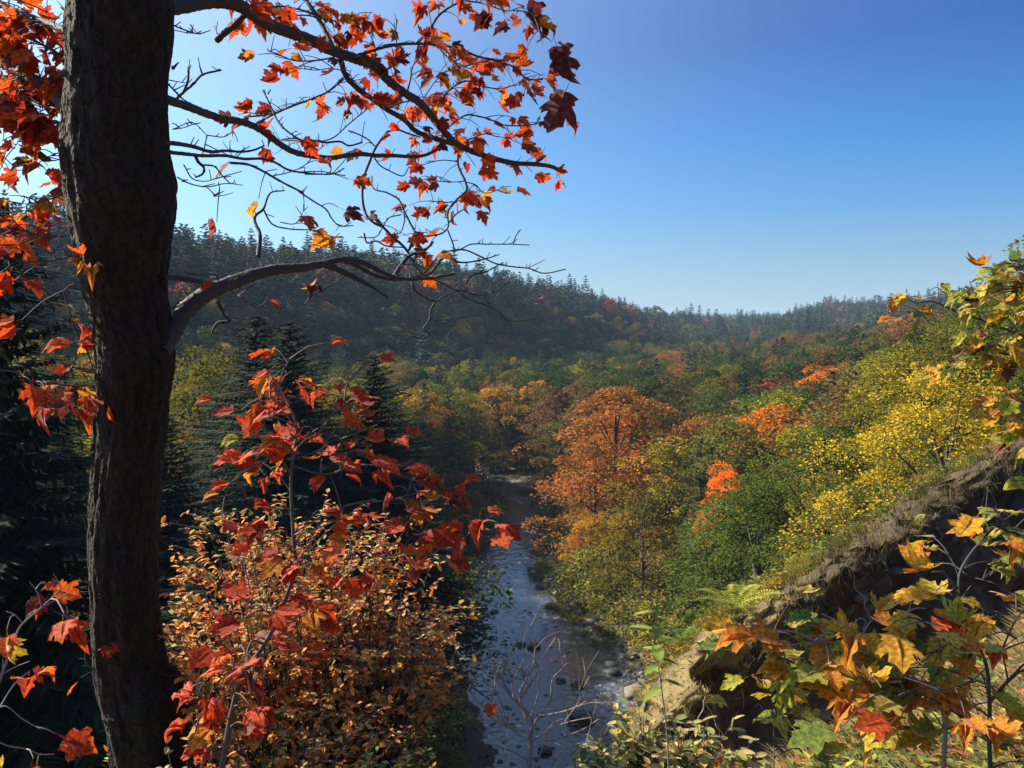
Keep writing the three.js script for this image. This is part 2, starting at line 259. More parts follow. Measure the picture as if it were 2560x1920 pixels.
// ------------- trees that stand out: [kind, colour, x, z, height, label, width]
const HERO = [
  ['m1', 'rust', 13, -104, 20, 'tall russet orange tree leaning over the river bank', 1.5], ['m2', 'rust', 9.6, -94.5, 15.5, 'bushy rust brown tree at the river edge below the tall russet tree', 1.35],
  ['m4', 'gold', 8.4, -86, 8.5, 'low golden brown tree at the water edge', 1.1],
  ['f1', 'flame', 19.3, -72.5, 12.5, 'fiery orange maple amid green trees in the middle of the sunny wood', 0.75], ['f0', 'flame', 27.7, -69.7, 13, 'small bright red orange maple crown high in the sunny wood', 0.5],
  ['f3', 'yellow', 18.2, -34, 12.6, 'bright yellow maple at the upper edge of the sunny wood', 1.05], ['f2', 'yellow_green', 14.6, -30.5, 10.5, 'yellow green maple below the bright yellow maple', 1],
  ['m0', 'crimson', -16.5, -135, 13, 'crimson maple among yellow trees on the shaded bank', 0.9],
  ['m3', 'yellow_green', -9.5, -150, 17, 'broad olive yellow tree next to the crimson maple', 1.25], ['m5', 'gold', -3, -158, 17.5, 'large golden green tree at the river bend', 1.2], ['m1', 'gold', 5.5, -170, 17, 'golden tree behind the russet one at the river bend', 1],
  ['m4', 'olive', -24, -64, 20, 'olive gold tree showing between the maple trunk and the dark spruces', 1],
  ['m2', 'yellow', -20, -128, 12, 'small yellow tree standing in the shade of the spruces', 0.9],
];
const protoOf = { f: fine, m: middle };
const stands = [], MARKS = [];
for (const [k, c, x, z, H, label, w] of HERO) { tree(protoOf[k[0]][+k[1]], FOL[c], x, z, H, label, 'tree', undefined, c === 'flame' || c === 'crimson' ? 'maple_tree' : 'broadleaf_tree', w); stands.push([x, z, (c === 'rust' || c === 'flame' || k === 'f3' ? 5.6 : 3.4) * w * H / 15]); MARKS.push([x, z, label]); }
const SPR = [[-11.6, -43, 19.6, 'n1', 'tall dark spruce just beyond the big maple trunk'], [-14.6, -47, 20.4, 'n1', 'broad dark spruce with drooping boughs beside the golden bush'], [-7.9, -47, 17.6, 'n1', 'dark spruce beside the river on the shaded slope'], [-17.5, -41, 15, 'n1', 'shorter dark spruce on the shaded slope'],
  [-10.5, -17, 18.6, 'n1', 'tall black green spruce behind the orange maple leaves'], [-14.5, -21, 19.4, 'n0', 'dense spruce at the rim of the shaded slope'], [-8.2, -22, 12, 'n1', 'dark spruce low on the slope behind the trunk'], [-6.8, -15.5, 9, 'n0', 'young spruce in deep shade below the trunk'],
  [-3.9, -160, 20, 'm0', 'pointed dark spruce rising among golden trees at the river bend'], [-25, -150, 19, 'm1', 'dark spruce standing behind the crimson maple']];
for (const [x, z, H, k, label] of SPR) { tree((k[0] === 'n' ? nearSpruce : midSpruce)[+k[1]], k[0] === 'n' ? NEEDLE.dark : NEEDLE.spruce, x, z, H, label, 'spruce', 'spruces of the shaded bank', 'spruce_tree', k[0] === 'n' ? (z > -25 ? 1.25 : 1.75) : 1.1); stands.push([x, z, 2.2]); MARKS.push([x, z, label]); }
tree(nearSpruce[0], NEEDLE.bright, 2.6, -12.6, 4.6, 'young bright green spruce below the mossy edge of the bank', 'spruce', undefined, 'young_spruce', 1.6);
// ------------- the rest of the woods
const ZONES = {
  near: [['green', 7], ['yellow_green', 3], ['olive', 4], ['dark_green', 3]], wood: [['olive', 4.4], ['green', 4.6], ['dark_green', 1.6], ['yellow_green', 2.2], ['rust', 0.45], ['brown', 0.8], ['gold', 0.5], ['orange', 0.1]],
  back: [['brown', 2.6], ['olive', 4], ['rust', 0.7], ['maroon', 1.6], ['dark_green', 4.5], ['green', 3], ['orange', 0.15]], shade: [['olive', 4], ['yellow_green', 1.6], ['dark_green', 3], ['gold', 1.2], ['green', 4]],
};
const WHERE = { near: 'on the sunny slope above the earth bank', wood: 'in the sunlit wood beside the river', back: 'far back in the sunlit wood up the valley', shade: 'on the shaded bank at the foot of the hill' };
const spots = [];
for (let gx = -190; gx < 260; gx += 5.2) for (let gz = -430; gz < -14; gz += 5.2) {
  const x = gx + rr(-2.3, 2.3), z = gz + rr(-2.3, 2.3), d = Math.hypot(x, z), az = Math.atan2(x, -z) * 57.3;
  if (az < -34 || az > 36.5 || d > 430) continue;
  const [s, w] = d < 260 ? river(x, z) : [99, 1], e = Math.abs(s) - w; let zone;
  if (az < -4 && d < 75) continue;
  if (s < 0 && d < 260) { if (e < (d < 120 ? 12 : 2.8) || d < 80) continue; zone = 'shade'; } else {
    if (e < (d < 75 ? 6 : 3.2)) continue; zone = d < 52 ? 'near' : d < 130 ? 'wood' : 'back';
    if (az < 8 && d > 190) zone = 'shade';
    if (d < 15.5 || (d < 21 && az < 14) || (az < 9 && d < 52) || (az < 13 && d < 40)) continue;
  }
  if (height(x, z) > -4 && d > 150) continue;
  if (s > 0 && x < 13 && z < -76 && z > -101) continue;
  if (stands.some(([a, b, r]) => Math.hypot(x - a, z - b) < r)) continue;
  spots.push({ x, z, d, az, zone });
}
spots.sort((a, b) => a.d - b.d);
const stuff = new Map();
const scatter = (key, geo, mat, m4, col) => { if (!stuff.has(key)) stuff.set(key, { geo, mat, list: [] }); stuff.get(key).list.push([m4, col]); };
const M4 = (x, y, z, ry, sx, sy, sz = sx, tx = 0, tz = 0) => new THREE.Matrix4().compose(V(x, y, z), new THREE.Quaternion().setFromEuler(new THREE.Euler(tx, ry, tz, 'YXZ')), V(sx, sy, sz));
let singles = 0, needles = 0;
const SHORT = (l) => l.startsWith('tall russet') ? 'the tall russet tree' : l.startsWith('bushy rust') ? 'the bushy rust brown riverside tree' : l.startsWith('low golden') ? 'the low golden riverside tree' : l.startsWith('fiery') ? 'the fiery orange maple' : l.startsWith('small bright') ? 'the small red orange maple' : l.startsWith('bright yellow') ? 'the bright yellow maple' : l.startsWith('yellow green maple') ? 'the yellow green maple' : l.startsWith('crimson') ? 'the crimson maple' : l.startsWith('broad olive') ? 'the broad olive yellow tree' : l.startsWith('large golden') ? 'the large golden bend tree' : l.startsWith('pointed') ? 'the pointed spruce at the bend' : l.startsWith('golden tree') ? 'the golden tree behind the russet' : null;
const ORD = ('first second third fourth fifth sixth seventh eighth ninth tenth eleventh twelfth thirteenth fourteenth fifteenth sixteenth seventeenth eighteenth nineteenth twentieth').split(' '); for (const t of ['twenty', 'thirty', 'forty']) for (let k = 0; k < 9; k++) ORD.push(t + ' ' + ORD[k]);
const ranks = new Map(), marks = MARKS.map(([x, z, l]) => [x, z, SHORT(l)]).filter((m) => m[2]), pending = [];
function placed(o, kind, x, z) { let b = null; for (const m of marks) { const q = Math.hypot(x - m[0], z - m[1]); if (!b || q < b[0]) b = [q, m]; } const dx = x - b[1][0], dz = z - b[1][1], way = Math.abs(dz) > Math.abs(dx) ? (dz < 0 ? 'up the valley from' : 'down the valley from') : (dx > 0 ? 'on the sunny slope side of' : 'on the shaded hill side of'); pending.push({ o, q: b[0], key: kind + '|' + way + ' ' + b[1][2] }); }
function rankLabels() { pending.sort((a, b) => a.q - b.q); for (const { o, key } of pending) { const [kind, where] = key.split('|'), k = ranks.get(key) || 0; ranks.set(key, k + 1); o.userData.label = (ORD[k] || 'outermost') + ' ' + kind + ' ' + where; } }
for (const { x, z, d, zone } of spots) {
  const small = d < 26, conifer = rnd() < (zone === 'shade' ? 0.3 : zone === 'back' ? 0.14 : zone === 'wood' ? 0.05 : 0), H = (zone === 'near' ? rr(11, 15.5) * (x / -z > 0.42 ? 0.66 : x / -z > 0.3 ? 0.82 : 1) * (z > -30 ? 0.85 : 1) : zone === 'wood' ? rr(11, 16.5) : rr(12.5, 19)) * (conifer ? 1.15 : 1) * (small ? 0.36 + 0.022 * (d - 15) : 1) * (d < 34 && x / -z > 0.44 ? 0.75 : 1), c = weighted(ZONES[zone]);
  if (conifer ? needles < 80 : singles < 290) {
    if (conifer) { needles++; placed(tree(pick(midSpruce), NEEDLE.spruce, x, z, H, 'green spruce ' + WHERE[zone], 'spruce', 'spruces ' + WHERE[zone], 'spruce_tree'), 'green spruce', x, z); } else { singles++; placed(tree(pick(d < 62 ? fine : middle), FOL[c], x, z, H, c.replace('_', ' ') + ' broadleaf tree ' + WHERE[zone], 'tree', c.replace('_', ' ') + ' trees ' + WHERE[zone], 'broadleaf_tree', rr(1.05, 1.4)), c.replace('_', ' ') + ' tree', x, z); }
  } else { const k = Math.floor(rnd() * (conifer ? 2 : 6)), p = (conifer ? midSpruce : middle)[k], s = H / p.H; scatter('wood_' + (conifer ? 'needle' : c) + k, p.crown, conifer ? NEEDLE.spruce : FOL[c], M4(x, height(x, z) - 0.2, z, rr(0, 6.28), s * rr(0.9, 1.25), s)); }
}
rankLabels();
// ------------- the hills: a wood too far to be told apart tree by tree
const tints = { green: [0.07, 0.1, 0.022], olive: [0.12, 0.115, 0.024], dark: [0.035, 0.056, 0.022], orange: [0.4, 0.13, 0.03], red: [0.36, 0.06, 0.05], rust: [0.24, 0.1, 0.04], gold: [0.27, 0.17, 0.03] };
const plainLeaf = foliage(1, 1, 1), hillLeaf = new THREE.MeshStandardMaterial({ vertexColors: true, roughness: 1, side: THREE.DoubleSide }), plainNeedle = hillLeaf;
for (let d = 215; d < 2600; ) {
  const step = d < 500 ? 5.4 : d < 900 ? 7 : d < 1400 ? 9 : 14; d += step * 0.8;
  for (let az = -36; az < 38; az += step / d * 57.3) {
    const a = (az + rr(-.4, .4) * step / d * 57.3) / 57.3, q = d + rr(-.4, .4) * step, x = Math.sin(a) * q, z = -Math.cos(a) * q;
    if (d < 430 && (height(x, z) < -6 || az > 12)) { if (!(az < -6 && d > 235)) continue; }
    if (az > 10 && d < 430) continue;
    const y = height(x, z), patch = fbm2(x * 0.006 + 11, z * 0.006, 3), con = rnd() < (az > 14 ? 0.5 : 0.64) + patch * 0.7, s = (0.55 + 0.95 * Math.pow(rnd(), 1.4) + 0.25 * fbm2(x * 0.03, z * 0.03 + 5, 2)) * (rnd() < 0.1 ? 1.25 : 1) * (con ? 1 : 0.85), k = Math.floor(rnd() * 3);
    if (con) { const b = rr(0.6, 1.3); scatter('hill_needle' + k, farSpruce[k].crown, plainNeedle, M4(x, y - 0.3, z, rr(0, 6), s * rr(0.9, 1.25), s), [0.028 * b, 0.05 * b, 0.028 * b]); } else {
      const col = tints[weighted([['green', 5], ['olive', 3.4], ['dark', 4], ['orange', 0.5 + Math.max(0, patch) * 3], ['red', 0.35 + Math.max(0, patch)], ['rust', 1.3], ['gold', 0.7]])], b = rr(0.75, 1.25);
      scatter('hill_leaf' + k, far[k].crown, hillLeaf, M4(x, y - 0.6, z, rr(0, 6), s * rr(0.9, 1.3), s), col.map((v) => v * b)); }
  }
}
// ------------- bushes under the trees
const bush = [0, 1].map(() => broadleaf({ H: 2.2, R: 1.5, low: 0.05, clumps: 22, leaves: 60, size: 0.12, flat: 0.8, turning: 0.08, lean: 0.1 }));
for (let k = 0; k < 5200; k++) {
  const a = rr(-30, 36) / 57.3, d = 22 + 110 * Math.pow(rnd(), 1.5), x = Math.sin(a) * d, z = -Math.cos(a) * d; if (a < -4 / 57.3 && d < 30) continue;
  const [s, w] = river(x, z), e = Math.abs(s) - w; if (e < (s > 0 ? (d > 62 ? 2.4 : 4.5) : 3) || (a < 0.19 && d < 52 && s > 0) || (s > 0 && d < 60 && a < 0.17 && e < 9)) continue;
  const b = rr(0.7, 1.3), col = [[0.09, 0.12, 0.025], [0.16, 0.15, 0.03], [0.17, 0.12, 0.035], [0.06, 0.085, 0.02], [0.22, 0.2, 0.03]][Math.floor(rnd() * 5)], q = rr(0.6, 1.5) * (d > 45 && e < 16 ? 1.7 : 1), j = k % 2;
  scatter('bush' + j, bush[j].crown, plainLeaf, M4(x, height(x, z) - 0.15, z, rr(0, 6), q, q * rr(0.7, 1.1)), col.map((v) => v * b));
}
const STUFF = { wood: ['woodland', 'mixed autumn woodland filling the valley behind the sunny trees', 'woodland'], hill: ['hillside_forest', 'hazy spruce and autumn forest covering the far hills', 'forest'], bush: ['undergrowth', 'low leafy undergrowth beneath the trees', 'undergrowth'] };
function flush() {
  for (const [key, { geo, mat, list }] of stuff) {
    const o = new THREE.InstancedMesh(geo, mat, list.length), c = new THREE.Color(), [name, label, cat] = STUFF[key.split(/[_\d]/)[0]];
    list.forEach(([m, col], k) => { o.setMatrixAt(k, m); if (col) o.setColorAt(k, c.setRGB(...col)); });
    o.name = numbered(name); o.castShadow = o.receiveShadow = true; tag(o, label, cat, label, 'stuff'); scene.add(o);
  }
  stuff.clear();
}
flush();
const TRUNK=[[-1.293,2.688,-2.797,0.175],[-1.316,2.522,-2.826,0.173],[-1.336,2.401,-2.849,0.172],[-1.352,2.303,-2.872,0.18],[-1.37,2.203,-2.896,0.19],[-1.37,2.101,-2.919,0.196],[-1.381,1.97,-2.951,0.185],[-1.399,1.782,-2.988,0.154],[-1.391,1.643,-3.009,0.146],[-1.391,1.506,-3.04,0.151],[-1.417,1.354,-3.07,0.138],[-1.455,1.115,-3.095,0.127],[-1.482,0.905,-3.111,0.123],[-1.506,0.592,-3.141,0.128],[-1.513,0.331,-3.174,0.133],[-1.498,0.196,-3.195,0.146],[-1.475,0.13,-3.201,0.163],[-1.468,-0.004,-3.212,0.153],[-1.469,-0.174,-3.231,0.144]];
const BOUGHS=[
[10,-1.217,2.669,-2.826,0.0286,-1.167,2.731,-2.962,0.0284,-1.123,2.786,-3.066,0.0282,-1.072,2.827,-3.168,0.0279,-1.033,2.836,-3.244,0.0276,-1.002,2.825,-3.317,0.0273,-0.963,2.819,-3.391,0.0269,-0.897,2.823,-3.497,0.0263,-0.825,2.821,-3.603,0.0256,-0.785,2.814,-3.662,0.0252,-0.703,2.812,-3.767,0.0243,-0.634,2.808,-3.851,0.0236,-0.589,2.774,-3.923,0.0229,-0.521,2.735,-4.014,0.022,-0.449,2.707,-4.098,0.021,-0.403,2.665,-4.165,0.0202,-0.341,2.602,-4.254,0.0191,-0.29,2.562,-4.317,0.0183,-0.214,2.538,-4.389,0.0173,-0.093,2.519,-4.492,0.0159,0.007,2.512,-4.572,0.0147,0.129,2.524,-4.665,0.0133,0.219,2.525,-4.732,0.0122,0.269,2.513,-4.77,0.0115],
[0,-1.041,2.823,-3.287,0.0139,-1.091,2.785,-3.306,0.014,-1.126,2.769,-3.317,0.0141,-1.167,2.74,-3.332,0.0141],
[0,-1.147,2.751,-3.282,0.0036,-1.176,2.8,-3.336,0.0018],
[0,0.13,2.54,-4.722,0.0105,0.189,2.592,-4.775,0.0089],
[0,0.265,2.519,-4.77,0.008,0.296,2.543,-4.772,0.0062],
[16,-0.802,2.861,-3.791,0.0126,-0.849,2.955,-3.835,0.0118,-0.9,3.046,-3.878,0.011,-0.951,3.123,-3.916,0.0102,-0.997,3.226,-3.961,0.0094,-1.026,3.381,-4.025,0.0081],
[14,-0.736,2.875,-3.942,0.0087,-0.627,2.931,-3.992,0.0082,-0.543,2.961,-4.028,0.0077,-0.444,2.978,-4.068,0.0072,-0.349,2.983,-4.104,0.0067,-0.261,2.976,-4.137,0.0063,-0.163,2.951,-4.174,0.0058,-0.079,2.941,-4.205,0.0053,0.014,2.918,-4.238,0.0048,0.046,2.888,-4.253,0.0046,0.093,2.87,-4.27,0.0043,0.157,2.877,-4.293,0.004],
[20,-0.462,2.991,-4.1,0.0076,-0.405,3.07,-4.139,0.007,-0.362,3.15,-4.175,0.0064,-0.303,3.207,-4.208,0.0059,-0.243,3.244,-4.235,0.0055,-0.151,3.286,-4.273,0.0048,-0.033,3.352,-4.324,0.004],
[10,-0.242,3.237,-4.216,0.0046,-0.146,3.196,-4.139,0.0041,-0.038,3.127,-4.045,0.0035,0.05,3.094,-3.969,0.0031,0.093,3.065,-3.928,0.0028,0.139,2.885,-3.792,0.0021],
[12,-0.791,2.848,-3.89,0.0144,-0.784,2.798,-3.958,0.0144,-0.741,2.757,-4.037,0.0144,-0.68,2.727,-4.118,0.0144,-0.616,2.696,-4.198,0.0144,-0.549,2.67,-4.276,0.0144,-0.501,2.631,-4.34,0.0144,-0.428,2.615,-4.412,0.0144,-0.359,2.606,-4.476,0.0143,-0.304,2.6,-4.525,0.0143],
[6,-0.791,2.777,-3.936,0.0062,-0.84,2.702,-3.872,0.0058,-0.892,2.652,-3.817,0.0055,-0.966,2.605,-3.746,0.005,-1.02,2.56,-3.688,0.0047,-1.073,2.529,-3.634,0.0044,-1.139,2.505,-3.567,0.004],
[16,-0.918,3.075,-3.955,0.0051,-0.981,3.072,-3.89,0.0045,-1.037,3.063,-3.832,0.0039,-1.111,3.032,-3.75,0.0032,-1.151,3.034,-3.702,0.0027],
[16,-1.001,3.011,-3.801,0.0042,-0.929,3.029,-3.849,0.0037,-0.836,3.03,-3.91,0.0031,-0.74,3.053,-3.972,0.0025,-0.687,3.072,-4.005,0.0022],
[14,-0.674,2.899,-4.094,0.0034,-0.666,2.974,-4.099,0.0029,-0.697,3.05,-4.104,0.0024,-0.704,3.125,-4.109,0.0019],
[14,-0.625,2.842,-4.09,0.0053,-0.58,2.916,-4.124,0.0045,-0.567,2.976,-4.147,0.0039,-0.576,3.079,-4.187,0.0029,-0.571,3.14,-4.21,0.0023],
[8,-0.533,2.821,-4.289,0.0056,-0.517,2.884,-4.293,0.0047,-0.509,2.94,-4.297,0.0039,-0.493,2.964,-4.299,0.0036],
[18,-0.434,2.755,-4.485,0.0058,-0.379,2.839,-4.527,0.0054,-0.322,2.916,-4.565,0.005,-0.24,2.96,-4.602,0.0046,-0.139,2.938,-4.64,0.0042,-0.062,2.938,-4.668,0.0038,0.016,2.968,-4.7,0.0035],
[14,-0.359,2.696,-4.582,0.0055,-0.308,2.739,-4.584,0.0053,-0.248,2.773,-4.587,0.0051,-0.172,2.764,-4.586,0.0048,-0.095,2.739,-4.584,0.0045,-0.061,2.722,-4.583,0.0044,0.084,2.717,-4.583,0.0039,0.169,2.739,-4.584,0.0036,0.211,2.768,-4.586,0.0034],
[12,-0.299,2.62,-4.577,0.0051,-0.224,2.653,-4.614,0.0042,-0.148,2.687,-4.651,0.0034,-0.08,2.677,-4.681,0.0026],
[18,-0.505,2.737,-4.384,0.0041,-0.448,2.815,-4.466,0.0033,-0.396,2.874,-4.533,0.0027,-0.333,2.908,-4.596,0.0021],
[14,-0.628,2.734,-4.283,0.004,-0.578,2.767,-4.321,0.0033,-0.518,2.794,-4.361,0.0026,-0.481,2.826,-4.39,0.002],
[20,-0.497,2.753,-4.385,0.0033,-0.408,2.926,-4.487,0.0028,-0.369,2.977,-4.521,0.0026,-0.288,3.025,-4.569,0.0023,-0.223,3.027,-4.603,0.0021],
[20,-0.373,3.016,-4.202,0.0035,-0.323,2.972,-4.253,0.0031,-0.24,2.953,-4.314,0.0027,-0.163,2.986,-4.368,0.0023,-0.115,2.98,-4.4,0.002],
[10,-0.746,2.749,-3.984,0.0033,-0.756,2.788,-3.924,0.003,-0.817,2.79,-3.839,0.0025,-0.876,2.758,-3.757,0.0021,-0.926,2.742,-3.683,0.0017],
[6,-0.788,2.806,-3.737,0.0045,-0.879,2.775,-3.684,0.0038,-0.949,2.765,-3.642,0.0033,-1.006,2.78,-3.606,0.0029,-1.04,2.786,-3.585,0.0026],
[1.2,-1.186,2.388,-2.858,0.0164,-1.179,2.39,-2.903,0.0163,-1.16,2.397,-2.991,0.0162,-1.138,2.399,-3.082,0.016,-1.107,2.404,-3.189,0.0158,-1.063,2.419,-3.31,0.0154,-1.033,2.417,-3.391,0.0151,-1.003,2.401,-3.481,0.0148,-0.975,2.381,-3.563,0.0144,-0.942,2.371,-3.638,0.014,-0.895,2.375,-3.724,0.0136,-0.834,2.386,-3.827,0.013,-0.78,2.415,-3.914,0.0125,-0.723,2.44,-4.0,0.012,-0.662,2.451,-4.085,0.0114,-0.586,2.472,-4.188,0.0106,-0.532,2.482,-4.256,0.0101,-0.462,2.504,-4.341,0.0094,-0.404,2.548,-4.418,0.0088,-0.367,2.593,-4.475,0.0083],
[0,-1.17,2.388,-2.908,0.0059,-1.171,2.438,-2.981,0.0056,-1.165,2.496,-3.071,0.0052,-1.161,2.555,-3.154,0.0048,-1.132,2.609,-3.273,0.0042],
[0,-1.167,2.56,-3.17,0.0044,-1.177,2.592,-3.172,0.0035],
[0,-1.16,2.432,-2.961,0.006,-1.153,2.483,-2.989,0.0053,-1.16,2.541,-3.018,0.0045],
[0,-1.189,2.464,-2.913,0.0022,-1.162,2.464,-2.933,0.0019,-1.137,2.467,-2.952,0.0018,-1.127,2.484,-2.964,0.0016],
[0,-1.189,2.452,-2.882,0.0037,-1.181,2.438,-2.926,0.0036,-1.168,2.418,-2.987,0.0034,-1.138,2.406,-3.066,0.0032,-1.097,2.39,-3.159,0.0029],
[0,-1.155,2.636,-2.874,0.0037,-1.154,2.651,-2.953,0.0033,-1.147,2.679,-3.079,0.0026,-1.138,2.726,-3.181,0.0021],
[0,-1.155,2.62,-2.873,0.0021,-1.174,2.671,-3.047,0.0018,-1.185,2.714,-3.18,0.0015],
[0,-1.155,2.488,-2.864,0.0069,-1.142,2.516,-2.886,0.0021],
[0,-0.945,2.433,-3.462,0.0055,-0.978,2.473,-3.489,0.0052,-1.001,2.514,-3.513,0.0049,-1.028,2.563,-3.542,0.0046,-1.06,2.619,-3.574,0.0043],
[0,-1.024,2.587,-3.522,0.0039,-1.012,2.606,-3.523,0.0029],
[5,-1.03,2.423,-3.361,0.0044,-0.985,2.481,-3.445,0.0042,-0.935,2.533,-3.525,0.0039,-0.872,2.591,-3.618,0.0037,-0.805,2.657,-3.714,0.0034,-0.764,2.718,-3.781,0.0031],
[3,-0.946,2.435,-3.462,0.0042,-0.923,2.417,-3.494,0.0041,-0.888,2.401,-3.535,0.0041,-0.824,2.412,-3.598,0.004,-1.035,2.446,-3.735,0.0037,-0.985,2.464,-3.784,0.0036,-0.922,2.463,-3.842,0.0035,-0.844,2.493,-3.912,0.0034,-0.773,2.586,-3.999,0.0032,-0.704,2.672,-4.079,0.003],
[0,-0.903,2.452,-3.764,0.0056,-0.846,2.448,-3.791,0.0054,-0.782,2.458,-3.821,0.0051,-0.75,2.444,-3.836,0.0049,-0.691,2.465,-3.865,0.0047],
[2,-1.202,2.249,-2.899,0.0097,-1.19,2.251,-2.92,0.0094,-1.146,2.256,-2.991,0.0083,-1.104,2.251,-3.058,0.0071,-1.066,2.266,-3.113,0.0062,-1.022,2.275,-3.173,0.0051,-0.988,2.293,-3.218,0.0043,-0.963,2.316,-3.254,0.0036],
[1,-1.202,2.216,-2.897,0.0081,-1.162,2.227,-2.987,0.0076,-1.131,2.235,-3.051,0.0073,-1.079,2.255,-3.148,0.0067,-1.037,2.258,-3.219,0.0063,-0.989,2.274,-3.296,0.0058,-0.955,2.273,-3.349,0.0054,-0.916,2.254,-3.413,0.005,-0.869,2.254,-3.478,0.0045,-0.814,2.261,-3.549,0.0039,-0.767,2.275,-3.607,0.0034,-0.735,2.307,-3.654,0.0031],
[4,-1.062,2.229,-3.148,0.0059,-1.015,2.236,-3.222,0.0056,-0.979,2.223,-3.282,0.0053,-0.951,2.208,-3.33,0.0051,-0.912,2.188,-3.392,0.0048,-0.866,2.168,-3.459,0.0044,-0.89,2.178,-3.479,0.0043,-0.848,2.149,-3.544,0.004,-0.803,2.119,-3.608,0.0036,-0.791,2.09,-3.642,0.0034,-0.766,2.062,-3.683,0.0031,-0.714,2.069,-3.739,0.0028],
[1,-1.175,2.294,-2.902,0.0024,-1.165,2.316,-2.971,0.002,-1.152,2.353,-3.056,0.0014],
[0,-1.149,2.332,-3.155,0.0029,-1.161,2.279,-3.151,0.0026],
[0,-1.149,2.332,-3.155,0.0026,-1.101,2.337,-3.2,0.0023,-1.074,2.361,-3.229,0.002,-1.066,2.331,-3.255,0.0018],
[0,-1.158,2.24,-3.048,0.0079,-1.144,2.212,-3.047,0.0067,-1.124,2.192,-3.045,0.0056,-1.127,2.17,-3.044,0.0047,-1.155,2.155,-3.043,0.0034],
[0,-1.124,2.201,-3.046,0.004,-1.096,2.201,-3.078,0.0035,-1.08,2.174,-3.112,0.0029,-1.062,2.151,-3.143,0.0023],
[0,-1.179,2.137,-2.941,0.003,-1.16,2.126,-3.003,0.0028,-1.127,2.128,-3.081,0.0025,-1.087,2.155,-3.167,0.0021,-1.047,2.162,-3.244,0.0018],
[0,-1.157,2.181,-2.944,0.0027,-1.155,2.146,-3.021,0.0024,-1.129,2.15,-3.088,0.002,-1.108,2.174,-3.144,0.0018],
[0,-1.196,2.306,-2.953,0.0022,-1.145,2.342,-3.008,0.0019,-1.112,2.308,-3.053,0.0017],
[2,-1.106,2.156,-3.143,0.0023,-1.103,2.121,-3.141,0.0021,-1.126,2.104,-3.14,0.0019,-1.085,2.107,-3.14,0.0017,-1.05,2.116,-3.14,0.0015],
[1,-1.013,2.255,-3.55,0.0026,-0.966,2.277,-3.598,0.0025,-0.908,2.322,-3.662,0.0024,-0.873,2.388,-3.72,0.0022,-0.841,2.432,-3.763,0.0021],
[2,-0.636,2.611,-4.275,0.0071,-0.69,2.533,-4.258,0.0072,-0.723,2.452,-4.241,0.0073,-0.749,2.371,-4.225,0.0074,-0.755,2.275,-4.206,0.0074,-0.737,2.187,-4.188,0.0075,-0.696,2.139,-4.177,0.0076,-0.648,2.115,-4.168,0.0076,-0.6,2.067,-4.156,0.0077,-0.545,2.02,-4.143,0.0077,-0.513,1.98,-4.134,0.0077],
[3,-0.636,2.611,-4.275,0.0056,-0.59,2.635,-4.342,0.0054,-0.542,2.631,-4.41,0.0052,-0.492,2.63,-4.477,0.005],
[0,-0.708,2.489,-4.267,0.0044,-0.676,2.441,-4.264,0.0041,-0.62,2.409,-4.262,0.0038,-0.557,2.386,-4.261,0.0035,-0.525,2.433,-4.264,0.0032],
[2,-0.795,2.567,-4.072,0.0038,-0.75,2.564,-4.157,0.0039,-0.722,2.555,-4.215,0.0039,-0.7,2.536,-4.27,0.004],
[0,-0.981,2.337,-3.957,0.0037,-0.928,2.347,-4.012,0.0033,-0.879,2.36,-4.062,0.003,-0.85,2.402,-4.105,0.0027,-0.815,2.467,-4.166,0.0023],
[0,-0.871,2.359,-4.058,0.003,-0.81,2.348,-4.058,0.0023],
[0,-0.513,1.996,-4.135,0.0077,-0.49,2.089,-4.18,0.007,-0.517,2.143,-4.207,0.0065,-0.552,2.21,-4.24,0.0059,-0.579,2.265,-4.267,0.0055,-0.643,2.306,-4.298,0.0049,-0.72,2.335,-4.331,0.0042,-0.733,2.404,-4.362,0.0037],
[0,-0.553,2.211,-4.249,0.0048,-0.549,2.156,-4.246,0.004,-0.573,2.093,-4.241,0.0031,-0.597,2.089,-4.241,0.0028],
[0,-0.565,2.188,-4.248,0.004,-0.625,2.168,-4.223,0.0037,-0.653,2.119,-4.198,0.0034,-0.681,2.069,-4.174,0.0031,-0.768,2.061,-4.139,0.0027],
[6,-0.294,2.605,-4.626,0.0086,-0.296,2.504,-4.585,0.0079,-0.255,2.408,-4.542,0.0073,-0.246,2.359,-4.522,0.007,-0.303,2.295,-4.486,0.0064,-0.343,2.233,-4.455,0.0059,-0.34,2.146,-4.418,0.0053,-0.372,2.111,-4.398,0.005,-0.459,2.094,-4.362,0.0044,-0.505,2.112,-4.343,0.0041],
[12,-0.257,2.412,-4.563,0.0034,-0.333,2.408,-4.563,0.003,-0.418,2.416,-4.563,0.0025,-0.469,2.442,-4.565,0.0021],
[14,-0.252,2.408,-4.563,0.0038,-0.198,2.395,-4.586,0.0034,-0.156,2.357,-4.609,0.003,-0.079,2.379,-4.644,0.0025,-0.045,2.404,-4.663,0.0022],
[3,-0.291,2.518,-4.57,0.0038,-0.376,2.527,-4.57,0.0032,-0.461,2.51,-4.569,0.0026,-0.529,2.484,-4.568,0.0021],
[16,-0.248,2.365,-4.56,0.0034,-0.214,2.348,-4.559,0.0032,-0.291,2.306,-4.556,0.0028,-0.376,2.297,-4.555,0.0025,-0.452,2.306,-4.556,0.0021],
[0,-0.342,2.166,-4.447,0.005,-0.301,2.216,-4.45,0.004,-0.243,2.253,-4.452,0.0029],
[0,-0.335,2.12,-4.343,0.0045,-0.313,2.06,-4.381,0.0043,-0.299,2.022,-4.404,0.0042,-0.219,2.06,-4.459,0.0039,-0.137,2.065,-4.507,0.0037,0.007,2.073,-4.59,0.0033,0.098,2.074,-4.641,0.003],
